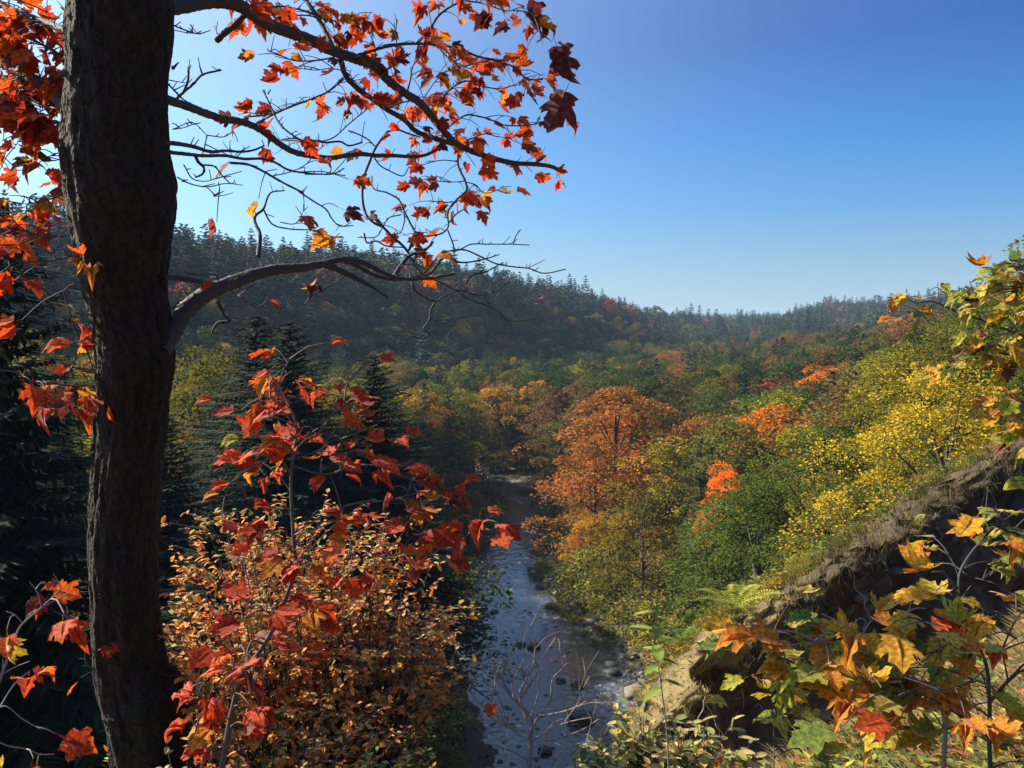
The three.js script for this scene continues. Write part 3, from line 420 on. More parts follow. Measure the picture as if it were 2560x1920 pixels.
[0,0.007,2.07,-4.541,0.0043,0.024,2.119,-4.544,0.0033,0.05,2.149,-4.546,0.0026],
[0,-0.719,2.069,-4.039,0.0049,-0.708,2.026,-4.058,0.0047,-0.666,2.036,-4.078,0.0045,-0.623,2.015,-4.099,0.0043,-0.544,2.011,-4.136,0.0039],
[0,-0.493,2.1,-4.242,0.0048,-0.446,2.096,-4.242,0.0026,-0.434,2.1,-4.242,0.002],
[1,-1.043,2.084,-3.74,0.0028,-0.992,2.082,-3.785,0.0024,-0.971,2.114,-3.815,0.0021,-0.963,2.153,-3.844,0.0018],
[0,-1.029,2.101,-3.44,0.0039,-1.014,2.047,-3.516,0.0037,-0.967,2.036,-3.586,0.0035,-0.87,2.042,-3.716,0.0032,-0.822,2.025,-3.78,0.003,-0.776,2.026,-3.836,0.0029],
[0,-1.018,1.896,-3.327,0.0106,-1.028,1.993,-3.387,0.0085,-1.056,2.041,-3.419,0.0074,-1.061,2.069,-3.436,0.0068,-1.036,2.101,-3.463,0.0058,-1.017,2.176,-3.511,0.0041,-0.967,2.192,-3.546,0.0026],
[0,-1.284,1.521,-3.001,0.0425,-1.265,1.596,-3.069,0.0399,-1.241,1.672,-3.136,0.0372,-1.181,1.745,-3.218,0.0337,-1.085,1.803,-3.313,0.0292,-0.981,1.846,-3.404,0.0246,-0.886,1.861,-3.477,0.0207,-0.802,1.878,-3.539,0.0172,-0.73,1.85,-3.591,0.0139,-0.646,1.806,-3.653,0.01,-0.558,1.747,-3.718,0.0056],
[0,-0.904,1.857,-3.474,0.0163,-0.806,1.887,-3.554,0.0147,-0.719,1.908,-3.62,0.0133,-0.648,1.892,-3.671,0.0122,-0.556,1.846,-3.739,0.0105,-0.479,1.832,-3.79,0.0093,-0.379,1.843,-3.854,0.0077,-0.265,1.865,-3.926,0.0059],
[0,-0.765,1.915,-3.779,0.0128,-0.717,1.897,-3.822,0.0117,-0.662,1.865,-3.873,0.0105,-0.578,1.841,-3.942,0.0087,-0.483,1.853,-4.015,0.0069,-0.427,1.886,-4.063,0.0056,-0.372,1.964,-4.133,0.0039],
[6,-0.56,1.837,-3.874,0.0124,-0.529,1.898,-3.916,0.0108,-0.49,1.952,-3.958,0.0092,-0.414,1.991,-4.008,0.0072,-0.383,2.028,-4.037,0.006],
[0,-0.487,1.847,-3.925,0.0081,-0.404,1.865,-3.982,0.0072,-0.349,1.937,-4.043,0.0064,-0.32,1.962,-4.068,0.006,-0.262,1.935,-4.108,0.0053,-0.141,1.957,-4.184,0.004,-0.064,1.985,-4.234,0.0032],
[0,-0.31,1.972,-3.933,0.0048,-0.232,1.985,-3.989,0.0046,-0.159,1.96,-4.042,0.0044,-0.077,1.927,-4.101,0.0042,0.015,1.916,-4.162,0.0039,0.087,1.912,-4.207,0.0038,0.16,1.891,-4.254,0.0036,0.28,1.917,-4.33,0.0033],
[0,-0.501,1.95,-3.931,0.0044,-0.475,1.937,-3.957,0.004,-0.449,1.911,-3.989,0.0034,-0.408,1.891,-4.028,0.0026],
[0,-0.472,1.847,-3.925,0.0055,-0.468,1.797,-3.949,0.0053,-0.427,1.761,-3.978,0.005,-0.37,1.74,-4.01,0.0047,-0.334,1.763,-4.035,0.0045,-0.253,1.796,-4.083,0.0041,-0.186,1.775,-4.119,0.0038,-0.125,1.776,-4.151,0.0035,-0.063,1.809,-4.189,0.0031,-0.008,1.85,-4.225,0.0028],
[0,-0.371,1.74,-4.018,0.006,-0.393,1.702,-4.015,0.0056,-0.401,1.65,-4.012,0.005,-0.431,1.604,-4.009,0.0044,-0.401,1.582,-4.007,0.004,-0.454,1.567,-4.006,0.0034,-0.491,1.574,-4.007,0.003],
[0,-0.401,1.657,-4.012,0.0034,-0.333,1.635,-4.011,0.0029,-0.242,1.604,-4.009,0.0023],
[0,-0.333,1.65,-4.012,0.0034,-0.272,1.661,-4.013,0.0029,-0.189,1.665,-4.013,0.0023],
[0,-0.256,1.775,-4.12,0.0039,-0.172,1.737,-4.139,0.0036,-0.102,1.714,-4.154,0.0033,-0.055,1.683,-4.164,0.0031,-0.032,1.652,-4.171,0.003,0.095,1.652,-4.198,0.0026,0.159,1.668,-4.213,0.0024],
[0,-0.487,1.95,-3.931,0.0052,-0.431,1.871,-3.96,0.0046,-0.33,1.822,-3.995,0.0039,-0.257,1.785,-4.021,0.0034],
[0,-0.227,1.823,-4.023,0.0057,-0.19,1.87,-4.053,0.005,-0.138,1.883,-4.079,0.0044,-0.043,1.937,-4.131,0.0031],
[0,-0.14,1.775,-4.12,0.0031,-0.116,1.732,-4.117,0.0028,-0.054,1.79,-4.121,0.0023],
[1,-1.244,1.787,-2.969,0.0111,-1.218,1.789,-2.999,0.0107,-1.167,1.781,-3.056,0.0098,-1.108,1.77,-3.118,0.0088],
[0,-1.166,1.803,-2.97,0.0028,-1.134,1.799,-3.032,0.0025,-1.107,1.808,-3.083,0.0022,-1.106,1.779,-3.118,0.0021],
[0,-1.254,1.677,-3.011,0.004,-1.237,1.683,-3.04,0.0034,-1.215,1.708,-3.086,0.0026,-1.202,1.726,-3.115,0.0021],
[0,-1.144,1.712,-3.214,0.0091,-1.12,1.658,-3.211,0.0076,-1.099,1.634,-3.209,0.0068,-1.144,1.628,-3.209,0.0056,-1.165,1.588,-3.206,0.0045,-1.132,1.591,-3.206,0.0036],
[3,-1.124,1.753,-3.317,0.0025,-1.08,1.728,-3.315,0.0023,-1.03,1.694,-3.313,0.0021,-0.993,1.709,-3.314,0.002,-0.98,1.747,-3.317,0.0019],
[2,-0.881,1.709,-3.515,0.0046,-0.854,1.75,-3.542,0.0042,-0.813,1.778,-3.57,0.0038,-0.778,1.799,-3.593,0.0035,-0.735,1.835,-3.623,0.0031],
[16,-1.531,2.625,-2.923,0.0151,-1.646,2.688,-3.018,0.0144,-1.753,2.74,-3.101,0.0138,-1.875,2.803,-3.194,0.0131,-1.981,2.862,-3.274,0.0124,-2.147,2.958,-3.396,0.0112],
[10,-1.739,2.735,-3.081,0.0125,-1.777,2.718,-3.101,0.012,-1.817,2.682,-3.128,0.0112,-1.876,2.658,-3.157,0.0105,-1.917,2.646,-3.175,0.01],
[14,-1.525,2.332,-2.904,0.0256,-1.574,2.383,-2.957,0.025,-1.677,2.463,-3.049,0.0238,-1.768,2.523,-3.123,0.0228,-1.898,2.592,-3.218,0.0214,-2.0,2.644,-3.29,0.0202,-2.128,2.715,-3.38,0.0187],
[16,-1.568,2.378,-2.957,0.0066,-1.679,2.402,-3.029,0.0061,-1.813,2.448,-3.116,0.0054,-1.95,2.479,-3.199,0.0048,-2.063,2.506,-3.266,0.0042],
[22,-1.563,2.542,-2.968,0.0038,-1.625,2.589,-3.014,0.0035,-1.686,2.627,-3.056,0.0033,-1.815,2.685,-3.135,0.0027,-1.893,2.712,-3.18,0.0023],
[22,-1.563,2.514,-2.966,0.0044,-1.654,2.492,-3.019,0.004,-1.759,2.532,-3.078,0.0036,-1.859,2.525,-3.13,0.0032,-1.929,2.513,-3.167,0.0029],
[5,-1.674,2.631,-3.074,0.0026,-1.662,2.676,-3.077,0.0022,-1.679,2.732,-3.081,0.0017,-1.702,2.766,-3.083,0.0014],
[14,-1.73,2.495,-3.065,0.0074,-1.78,2.483,-3.091,0.0065,-1.877,2.496,-3.139,0.005,-1.929,2.525,-3.167,0.0041],
[20,-1.991,2.41,-3.26,0.003,-1.882,2.406,-3.199,0.0028,-1.766,2.412,-3.131,0.0025,-1.651,2.427,-3.061,0.0023],
[14,-1.628,2.348,-3.056,0.0026,-1.75,2.349,-3.129,0.0023,-1.868,2.337,-3.2,0.002,-1.942,2.301,-3.253,0.0018],
[12,-1.64,2.235,-3.048,0.0023,-1.727,2.241,-3.104,0.0021,-1.824,2.213,-3.169,0.002,-1.954,2.217,-3.247,0.0018],
[14,-1.574,2.088,-2.938,0.0027,-1.675,2.065,-2.998,0.0026,-1.8,2.064,-3.068,0.0025,-1.929,2.08,-3.138,0.0023],
[14,-1.552,1.94,-2.929,0.0027,-1.612,1.924,-2.927,0.0026,-1.695,1.935,-2.928,0.0024,-1.771,1.918,-2.927,0.0022],
[5,-1.396,1.902,-2.876,0.0032,-1.432,1.886,-2.881,0.0031,-1.462,1.866,-2.886,0.003,-1.533,1.858,-2.897,0.0027,-1.586,1.848,-2.905,0.0026,-1.634,1.843,-2.912,0.0024,-1.695,1.855,-2.923,0.0022],
[5,-1.54,1.776,-2.968,0.0039,-1.611,1.743,-2.983,0.0036,-1.608,1.682,-2.995,0.0034,-1.596,1.609,-3.01,0.0031,-1.559,1.506,-3.031,0.0026,-1.546,1.431,-3.045,0.0023],
[2,-1.742,1.761,-2.817,0.0024,-1.725,1.763,-2.841,0.0023,-1.706,1.775,-2.872,0.0021,-1.685,1.783,-2.902,0.002,-1.673,1.781,-2.918,0.0019],
[2,-1.742,1.793,-2.819,0.0024,-1.729,1.836,-2.888,0.0019,-1.716,1.847,-2.922,0.0016],
[10,-1.504,1.315,-2.988,0.004,-1.496,1.377,-2.922,0.0037,-1.518,1.404,-2.85,0.0034,-1.551,1.422,-2.738,0.003,-1.571,1.448,-2.642,0.0026,-1.555,1.541,-2.502,0.0021],
[4,-1.604,0.242,-3.118,0.0048,-1.608,0.276,-3.111,0.0046,-1.64,0.312,-3.099,0.0042,-1.64,0.379,-3.085,0.0038,-1.646,0.439,-3.073,0.0034,-1.652,0.478,-3.064,0.0031,-1.69,0.52,-3.049,0.0027,-1.724,0.542,-3.037,0.0023]];
const SAPLING=[
[6,-0.814,0.355,-2.223,0.01,-0.799,0.444,-2.225,0.0095,-0.776,0.555,-2.227,0.0088,-0.748,0.643,-2.229,0.0083,-0.695,0.718,-2.229,0.0078,-0.66,0.779,-2.23,0.0074,-0.62,0.875,-2.232,0.0068,-0.597,0.949,-2.233,0.0064,-0.601,1.014,-2.234,0.006,-0.607,1.185,-2.237,0.005,-0.598,1.271,-2.239,0.0045,-0.589,1.322,-2.24,0.0042,-0.601,1.378,-2.241,0.0039,-0.609,1.386,-2.241,0.0038],
[9,-0.6,1.208,-2.229,0.0019,-0.632,1.256,-2.194,0.0017,-0.672,1.249,-2.161,0.0015,-0.708,1.219,-2.118,0.0012,-0.743,1.194,-2.078,0.001],
[9,-0.6,1.272,-2.233,0.0021,-0.646,1.296,-2.214,0.0017,-0.683,1.285,-2.197,0.0013,-0.712,1.279,-2.184,0.001],
[10,-0.592,1.335,-2.237,0.0021,-0.65,1.397,-2.267,0.0017,-0.689,1.417,-2.281,0.0015,-0.718,1.39,-2.291,0.0013],
[10,-0.6,1.378,-2.24,0.0021,-0.644,1.426,-2.276,0.0018,-0.675,1.451,-2.297,0.0016,-0.638,1.505,-2.339,0.0012,-0.632,1.523,-2.35,0.0011],
[8,-0.592,1.293,-2.235,0.003,-0.541,1.313,-2.274,0.0027,-0.507,1.365,-2.319,0.0024,-0.488,1.375,-2.334,0.0023,-0.48,1.381,-2.341,0.0022,-0.458,1.419,-2.371,0.002,-0.475,1.44,-2.387,0.0019,-0.472,1.453,-2.396,0.0018],
[4,-0.579,1.39,-2.291,0.0017,-0.533,1.405,-2.319,0.0015,-0.512,1.363,-2.34,0.0013],
[0,-0.463,1.485,-2.398,0.0018,-0.435,1.517,-2.4,0.0011],
[0,-0.445,1.48,-2.397,0.0018,-0.395,1.526,-2.4,0.0011],
[7,-0.592,1.25,-2.232,0.0019,-0.534,1.268,-2.26,0.0017,-0.492,1.295,-2.284,0.0015,-0.447,1.279,-2.303,0.0014,-0.411,1.29,-2.32,0.0012,-0.391,1.319,-2.337,0.0011],
[8,-0.596,1.229,-2.231,0.003,-0.53,1.207,-2.237,0.0027,-0.476,1.214,-2.243,0.0025,-0.446,1.269,-2.254,0.0023,-0.4,1.246,-2.258,0.0021,-0.354,1.215,-2.262,0.0019,-0.294,1.188,-2.267,0.0017,-0.243,1.183,-2.272,0.0015,-0.213,1.221,-2.28,0.0013],
[10,-0.243,1.182,-2.278,0.0013,-0.204,1.156,-2.276,0.0011,-0.187,1.208,-2.279,0.0009],
[8,-0.596,1.04,-2.218,0.0026,-0.526,1.063,-2.212,0.0023,-0.465,1.094,-2.206,0.0021,-0.455,1.123,-2.205,0.002,-0.4,1.133,-2.199,0.0018,-0.327,1.143,-2.191,0.0015,-0.289,1.156,-2.188,0.0014,-0.267,1.182,-2.186,0.0013,-0.242,1.145,-2.178,0.0011,-0.216,1.134,-2.174,0.001],
[8,-0.502,1.031,-2.218,0.0021,-0.457,1.026,-2.204,0.002,-0.403,1.01,-2.186,0.0019,-0.35,0.995,-2.168,0.0018,-0.281,1.011,-2.148,0.0016,-0.212,1.015,-2.128,0.0014,-0.154,1.051,-2.109,0.0013,-0.092,1.089,-2.09,0.0011,-0.072,1.111,-2.082,0.0011,-0.048,1.129,-2.074,0.001],
[8,-0.091,1.093,-2.071,0.0012,-0.06,1.073,-2.07,0.0009,-0.048,1.089,-2.071,0.0008],
[6,-0.6,0.997,-2.215,0.0017,-0.56,1.013,-2.191,0.0014,-0.537,0.99,-2.165,0.001],
[6,-0.686,0.731,-2.228,0.0043,-0.709,0.753,-2.195,0.0031,-0.712,0.729,-2.148,0.0017],
[8,-0.649,0.799,-2.222,0.0017,-0.674,0.88,-2.116,0.0012,-0.687,0.883,-2.057,0.001],
[4,-0.732,0.663,-2.233,0.0019,-0.765,0.728,-2.181,0.0014,-0.72,0.762,-2.15,0.001],
[8,-0.766,0.581,-2.238,0.0022,-0.782,0.651,-2.13,0.0015,-0.791,0.705,-2.046,0.001],
[3,-0.892,0.416,-2.227,0.0035,-0.88,0.489,-2.224,0.003,-0.856,0.548,-2.221,0.0025,-0.815,0.581,-2.218,0.0022]];
const LEFTTWIG=[
[2,-1.52,0.482,-2.332,0.0059,-1.493,0.582,-2.338,0.0049,-1.466,0.654,-2.343,0.0042,-1.434,0.736,-2.348,0.0034,-1.371,0.794,-2.352,0.0026,-1.316,0.855,-2.356,0.0019,-1.341,0.875,-2.358,0.0016],
[0,-1.371,0.794,-2.352,0.0023,-1.33,0.815,-2.354,0.0019,-1.287,0.839,-2.355,0.0016],
[12,-1.373,0.794,-2.352,0.002,-1.384,0.835,-2.355,0.0017,-1.407,0.867,-2.357,0.0014],
[8,-1.425,0.745,-2.349,0.002,-1.452,0.772,-2.351,0.0016,-1.475,0.781,-2.351,0.0014],
[0,-1.484,0.6,-2.34,0.0023,-1.452,0.618,-2.341,0.0019,-1.407,0.636,-2.342,0.0014],
[10,-1.394,0.513,-2.133,0.0021,-1.368,0.479,-2.157,0.0019,-1.329,0.45,-2.189,0.0016,-1.306,0.427,-2.207,0.0015,-1.279,0.417,-2.227,0.0013],
[14,-1.33,0.622,-2.04,0.002,-1.295,0.642,-2.042,0.0018,-1.251,0.61,-2.04,0.0015,-1.203,0.582,-2.038,0.0012]];
const SAPR1=[
[5,1.164,0.48,-1.931,0.0064,1.186,0.571,-1.981,0.0059,1.212,0.667,-2.032,0.0054,1.222,0.74,-2.069,0.005,1.208,0.791,-2.097,0.0047,1.192,0.836,-2.121,0.0045,1.191,0.886,-2.146,0.0042,1.199,0.934,-2.168,0.0039,1.216,0.964,-2.183,0.0038,1.306,1.042,-2.227,0.0032,1.382,1.083,-2.256,0.0028,1.431,1.101,-2.272,0.0026],
[9,1.16,0.612,-1.939,0.0034,1.099,0.659,-1.908,0.003,1.004,0.728,-1.857,0.0023,0.923,0.777,-1.815,0.0017,0.857,0.8,-1.78,0.0013,0.806,0.819,-1.753,0.001],
[8,1.164,0.702,-1.945,0.0049,1.171,0.753,-1.91,0.004,1.182,0.83,-1.854,0.0025],
[9,1.155,0.782,-1.951,0.0019,1.082,0.779,-1.884,0.0015,1.001,0.791,-1.816,0.0012,0.925,0.812,-1.752,0.0009],
[10,1.183,0.808,-2.053,0.0018,1.107,0.826,-2.016,0.0015,1.042,0.862,-1.983,0.0012,0.998,0.895,-1.958,0.0009],
[9,1.175,0.788,-2.051,0.0018,1.103,0.78,-2.051,0.0015,1.044,0.78,-2.051,0.0012,0.984,0.788,-2.051,0.001],
[10,1.145,0.797,-1.952,0.0017,1.164,0.832,-1.922,0.0014,1.179,0.875,-1.889,0.0011,1.196,0.908,-1.859,0.0009],
[9,1.182,0.842,-2.105,0.0016,1.225,0.852,-2.088,0.0014,1.264,0.874,-2.073,0.0012,1.302,0.883,-2.057,0.001],
[8,1.197,0.882,-2.158,0.0015,1.156,0.899,-2.159,0.0012,1.114,0.882,-2.158,0.001,1.081,0.882,-2.158,0.0008],
[8,1.222,0.921,-2.21,0.0015,1.221,0.956,-2.238,0.0012,1.208,0.984,-2.265,0.0009],
[10,1.204,0.949,-2.162,0.0017,1.289,0.921,-2.212,0.0013,1.365,0.936,-2.261,0.0009],
[10,1.33,1.032,-2.268,0.0015,1.308,1.058,-2.269,0.0012,1.291,1.088,-2.271,0.0009],
[10,1.382,1.075,-2.271,0.0015,1.374,1.049,-2.269,0.0013,1.426,1.053,-2.269,0.0009],
[3,1.16,0.612,-1.939,0.0015,1.194,0.593,-1.938,0.0013,1.244,0.601,-1.939,0.0009]];
const SAPR2=[
[9,1.103,0.519,-2.034,0.0067,1.099,0.631,-2.022,0.0056,1.088,0.682,-2.016,0.0051,1.045,0.717,-2.009,0.0046,1.002,0.728,-2.002,0.0041,0.915,0.806,-1.987,0.003,0.832,0.838,-1.974,0.0022,0.77,0.831,-1.962,0.0016,0.73,0.849,-1.955,0.0011],
[8,1.013,0.68,-1.944,0.0017,0.975,0.736,-1.948,0.0015,0.907,0.808,-1.952,0.0012,0.896,0.819,-1.953,0.0011],
[9,0.9,0.721,-1.947,0.0013,0.84,0.758,-1.898,0.001,0.783,0.79,-1.851,0.0007],
[9,0.9,0.819,-1.953,0.0013,0.884,0.782,-1.951,0.0011,0.843,0.782,-1.951,0.0009,0.801,0.782,-1.951,0.0008],
[9,0.9,0.827,-1.954,0.0013,0.94,0.85,-1.993,0.0011,0.998,0.866,-2.036,0.0009,1.004,0.883,-2.057,0.0008],
[12,0.862,0.834,-1.954,0.0013,0.854,0.872,-1.957,0.001,0.862,0.895,-1.958,0.0008],
[4,1.099,0.669,-2.043,0.0028,1.145,0.727,-2.08,0.0023,1.16,0.761,-2.1,0.002]];
const SAPR3=[
[14,0.794,0.223,-2.415,0.0028,0.806,0.35,-2.454,0.0024,0.809,0.458,-2.486,0.0021,0.811,0.519,-2.504,0.0019,0.821,0.591,-2.525,0.0017,0.819,0.636,-2.538,0.0015,0.83,0.654,-2.543,0.0015],
[16,0.794,0.459,-2.431,0.0014,0.742,0.489,-2.387,0.0012,0.689,0.487,-2.332,0.0009],
[16,0.794,0.483,-2.432,0.0014,0.832,0.478,-2.432,0.0012,0.869,0.45,-2.43,0.0009],
[14,0.807,0.528,-2.485,0.0014,0.774,0.527,-2.464,0.0012,0.737,0.516,-2.434,0.0009],
[14,0.807,0.532,-2.485,0.0014,0.83,0.515,-2.458,0.0012,0.86,0.516,-2.434,0.0009],
[14,0.823,0.575,-2.538,0.0012,0.761,0.586,-2.488,0.0011,0.713,0.577,-2.438,0.0009],
[10,0.826,0.59,-2.539,0.0012,0.853,0.59,-2.49,0.0011,0.884,0.605,-2.44,0.0009],
[10,0.823,0.619,-2.541,0.0012,0.796,0.6,-2.54,0.0011,0.767,0.595,-2.54,0.001]];
const EDGE=[
[7,2.668,1.537,-4.004,0.0076,2.515,1.574,-4.049,0.0065,2.441,1.604,-4.071,0.006,2.369,1.635,-4.094,0.0055,2.295,1.666,-4.116,0.005,2.214,1.698,-4.14,0.0044,2.118,1.745,-4.169,0.0037,2.048,1.738,-4.186,0.0032,1.978,1.774,-4.208,0.0027,1.929,1.755,-4.219,0.0024],
[16,2.143,1.747,-4.219,0.002,2.135,1.787,-4.221,0.0015,2.127,1.818,-4.223,0.0012],
[14,2.016,1.763,-4.22,0.002,2.016,1.818,-4.223,0.0012],
[14,2.159,1.739,-4.218,0.002,2.111,1.7,-4.216,0.0016,2.095,1.644,-4.212,0.0012],
[14,2.309,1.659,-4.113,0.0019,2.294,1.728,-4.117,0.0014,2.332,1.744,-4.118,0.0012],
[12,2.366,1.627,-4.01,0.0023,2.404,1.71,-4.016,0.0018,2.374,1.77,-4.02,0.0015],
[18,2.386,1.635,-4.111,0.0019,2.309,1.628,-4.111,0.0014,2.294,1.604,-4.109,0.0012],
[14,2.555,1.469,-4.0,0.0038,2.439,1.475,-4.034,0.0032,2.348,1.505,-4.062,0.0027,2.263,1.458,-4.086,0.0022,2.216,1.434,-4.098,0.0019],
[16,2.419,1.476,-4.0,0.0023,2.404,1.416,-3.997,0.0019,2.449,1.378,-3.994,0.0015],
[14,2.555,1.537,-4.004,0.0023,2.464,1.552,-4.005,0.0018,2.419,1.537,-4.004,0.0015],
[14,2.3,1.774,-3.619,0.002,2.195,1.784,-3.561,0.0016,2.13,1.756,-3.518,0.0013],
[14,2.3,1.855,-3.624,0.002,2.204,1.878,-3.57,0.0016,2.136,1.841,-3.523,0.0013],
[14,2.525,1.091,-3.975,0.0023,2.464,1.167,-3.98,0.0019,2.411,1.235,-3.985,0.0016,2.389,1.257,-3.986,0.0015],
[14,2.464,1.167,-3.98,0.0019,2.404,1.159,-3.98,0.0015,2.359,1.205,-3.983,0.0011],
[10,2.3,1.244,-3.584,0.0017,2.17,1.274,-3.486,0.001]];
const BARE=[
[0,0.066,-0.096,-3.096,0.0121,0.073,-0.002,-3.144,0.0102,0.074,0.059,-3.175,0.0091,0.025,0.108,-3.206,0.0078,-0.013,0.142,-3.229,0.0068,-0.044,0.194,-3.257,0.0057,-0.076,0.225,-3.277,0.0048,-0.096,0.279,-3.304,0.0037,-0.106,0.321,-3.323,0.0029],
[0,0.072,0.049,-3.105,0.0073,0.109,0.093,-3.131,0.0062,0.153,0.147,-3.163,0.0049,0.161,0.209,-3.193,0.0036,0.206,0.25,-3.218,0.0025],
[0,0.06,0.079,-3.107,0.0067,0.03,0.166,-3.149,0.0052,0.061,0.228,-3.179,0.0041,0.084,0.27,-3.199,0.0034,0.092,0.324,-3.223,0.0025],
[0,0.031,0.16,-3.162,0.0037,0.049,0.21,-3.191,0.0031,0.037,0.262,-3.219,0.0025],
[0,0.006,0.147,-3.162,0.0049,-0.0,0.197,-3.193,0.0039,-0.01,0.237,-3.218,0.0031],
[0,-0.013,0.15,-3.212,0.0034,-0.057,0.189,-3.24,0.0028,-0.029,0.235,-3.268,0.0022],
[0,0.05,0.194,-3.215,0.0028,-0.013,0.231,-3.217,0.0024,0.053,0.274,-3.22,0.0019],
[0,0.072,0.091,-3.108,0.003,0.103,0.2,-3.115,0.0023,0.106,0.266,-3.119,0.0018],
[0,0.072,0.037,-3.104,0.0042,-0.025,0.047,-3.134,0.0036,-0.092,0.09,-3.162,0.0031,-0.074,0.154,-3.189,0.0027,-0.059,0.225,-3.217,0.0022],
[0,0.042,0.019,-3.103,0.0042,-0.049,0.07,-3.152,0.0033,-0.124,0.109,-3.191,0.0026,-0.162,0.131,-3.211,0.0022],
[0,-0.012,0.061,-3.106,0.003,-0.074,0.195,-3.154,0.0026,-0.135,0.219,-3.171,0.0024,-0.242,0.239,-3.198,0.0021,-0.324,0.25,-3.218,0.0019],
[0,0.078,0.007,-3.102,0.0042,0.144,0.064,-3.074,0.0034,0.219,0.11,-3.044,0.0026,0.299,0.144,-3.011,0.0018],
[0,0.109,0.103,-3.109,0.0036,0.179,0.133,-3.072,0.0029,0.236,0.166,-3.042,0.0023,0.281,0.206,-3.015,0.0018],
[0,0.072,-0.023,-3.1,0.0036,0.132,0.012,-3.08,0.0032,0.202,0.049,-3.056,0.0027,0.266,0.084,-3.034,0.0023,0.328,0.138,-3.011,0.0018],
[0,0.066,-0.072,-3.097,0.0042,-0.012,-0.029,-3.1,0.0032,-0.073,-0.011,-3.101,0.0024,-0.121,0.007,-3.102,0.0018],
[0,0.094,-0.043,-2.999,0.0029,0.117,0.039,-3.004,0.0022,0.129,0.086,-3.007,0.0018],
[0,-0.029,-0.043,-2.999,0.0026,-0.024,0.039,-3.004,0.0021,-0.029,0.086,-3.007,0.0018],
[0,0.199,0.127,-3.01,0.0026,0.258,0.22,-3.016,0.0019,0.252,0.244,-3.018,0.0018],
[0,0.146,-0.043,-2.999,0.0035,0.185,0.032,-2.971,0.003,0.274,0.09,-2.929,0.0023,0.317,0.095,-2.908,0.002],
[0,0.078,0.14,-3.111,0.0027,0.067,0.165,-3.15,0.0024,0.084,0.212,-3.216,0.0019]];
const SERR=[0,0.525,0.139,-2.61,0.0033,0.51,0.266,-2.618,0.003,0.495,0.393,-2.627,0.0027,0.485,0.47,-2.632,0.0025,0.472,0.546,-2.637,0.0024,0.469,0.617,-2.641,0.0022,0.479,0.678,-2.645,0.002];
// ---------------------------------------------------------------- maple leaves
const HALF = [[0, 0], [.09, -.03], [.22, -.02], [.40, .05], [.31, .12], [.37, .20], [.29, .25], [.38, .33], [.46, .40], [.54, .57], [.45, .57], [.41, .65], [.33, .58], [.25, .53], [.25, .64], [.28, .74], [.16, .80], [.10, .90], [0, 1.03]];
function leafGeo(curl, fold, twist, ragged) {
  const acc = new Acc();
  for (const side of [1, -1]) {
    const pts = HALF.map(([x, y], k) => new THREE.Vector2(Math.max(0, x * (1 + (k > 0 && k < 18 ? gauss() * ragged : 0))), y + (k > 0 && k < 18 ? gauss() * ragged * 0.3 : 0)));
    for (const y of [0.8, 0.55, 0.3, 0.14]) pts.push(new THREE.Vector2(0, y));
    const inner = [[0.1, 0.32], [0.2, 0.42], [0.16, 0.12]];
    const tris = THREE.ShapeUtils.triangulateShape(pts, []), base = acc.p.length / 3;
    for (const p of pts) {
      const x = p.x * side, y = p.y, r2 = p.x * p.x + (y - 0.35) * (y - 0.35);
      acc.vert(x * Math.cos(fold * 0.8), p.x * fold - curl * r2 * 0.9 + twist * x * (y - 0.3) + (p.x > 0.3 || y > 0.85 ? gauss() * ragged * 0.5 : 0), -y); acc.u.push(0.5 + x * 0.9, y);
    }
    for (const [a, b, c] of tris) side > 0 ? acc.tri(base + a, base + c, base + b) : acc.tri(base + a, base + b, base + c);
  }
  const k = acc.vert(-0.012, 0, 0); acc.vert(0.012, 0, 0); acc.vert(0, 0.05, 0.42); acc.u.push(0.5, 0.02, 0.5, 0.02, 0.5, 0.02); acc.tri(k, k + 1, k + 2);
  const g = acc.geo(true); return g;
}
const leafTex = texture(192, 192, (u, v) => {
  const x = (u - 0.5) / 0.9, y = v; let vein = 1;
  for (const [tx, ty] of [[0, 1.03], [.54, .57], [-.54, .57], [.4, .05], [-.4, .05]]) { const l = Math.hypot(tx, ty), ux = tx / l, uy = ty / l, s = x * ux + y * uy, d = Math.abs(x * uy - y * ux); if (s > 0 && s < l) { vein = Math.min(vein, sstep(0.002, 0.016, d)); const br = Math.abs(((s * 9 - d * 9) % 1 + 1) % 1 - 0.5); if (d < 0.22) vein = Math.min(vein, 0.86 + 0.14 * sstep(0.03, 0.12, br)); } }
  const b = 0.82 + fbm2(u * 5, v * 5, 4) * 0.35, spot = sstep(0.42, 0.5, fbm2(u * 13 + 9, v * 13, 2)) * 0.5;
  return [(b * (0.86 + 0.14 * vein)) * (1 - spot * 0.7), b * (0.72 + 0.28 * vein) * (1 - spot), b * (0.8 + 0.2 * vein) * (1 - spot)];
});
const LEAVES = [[0.25, 0.12, 0.2, 0.05], [0.7, 0.25, -0.3, 0.08], [0.1, 0.3, 0.4, 0.05], [1.3, 0.4, 0.5, 0.14], [-0.5, 0.15, 0.2, 0.08], [0.4, 0.05, -0.5, 0.1], [2.2, 0.7, -0.6, 0.18], [1.6, 0.9, 0.3, 0.15], [0.9, 0.55, -0.7, 0.12], [-1.1, 0.5, 0.5, 0.12]].map((a) => leafGeo(...a));
const leafMat = (r, g, b, t = 0.5) => new THREE.MeshPhysicalMaterial({ color: new THREE.Color().setRGB(r, g, b), map: leafTex, roughness: 1, transmission: t, thickness: 0, side: THREE.DoubleSide, clearcoat: 0.1, clearcoatRoughness: 0.5, specularIntensity: 0.3 });
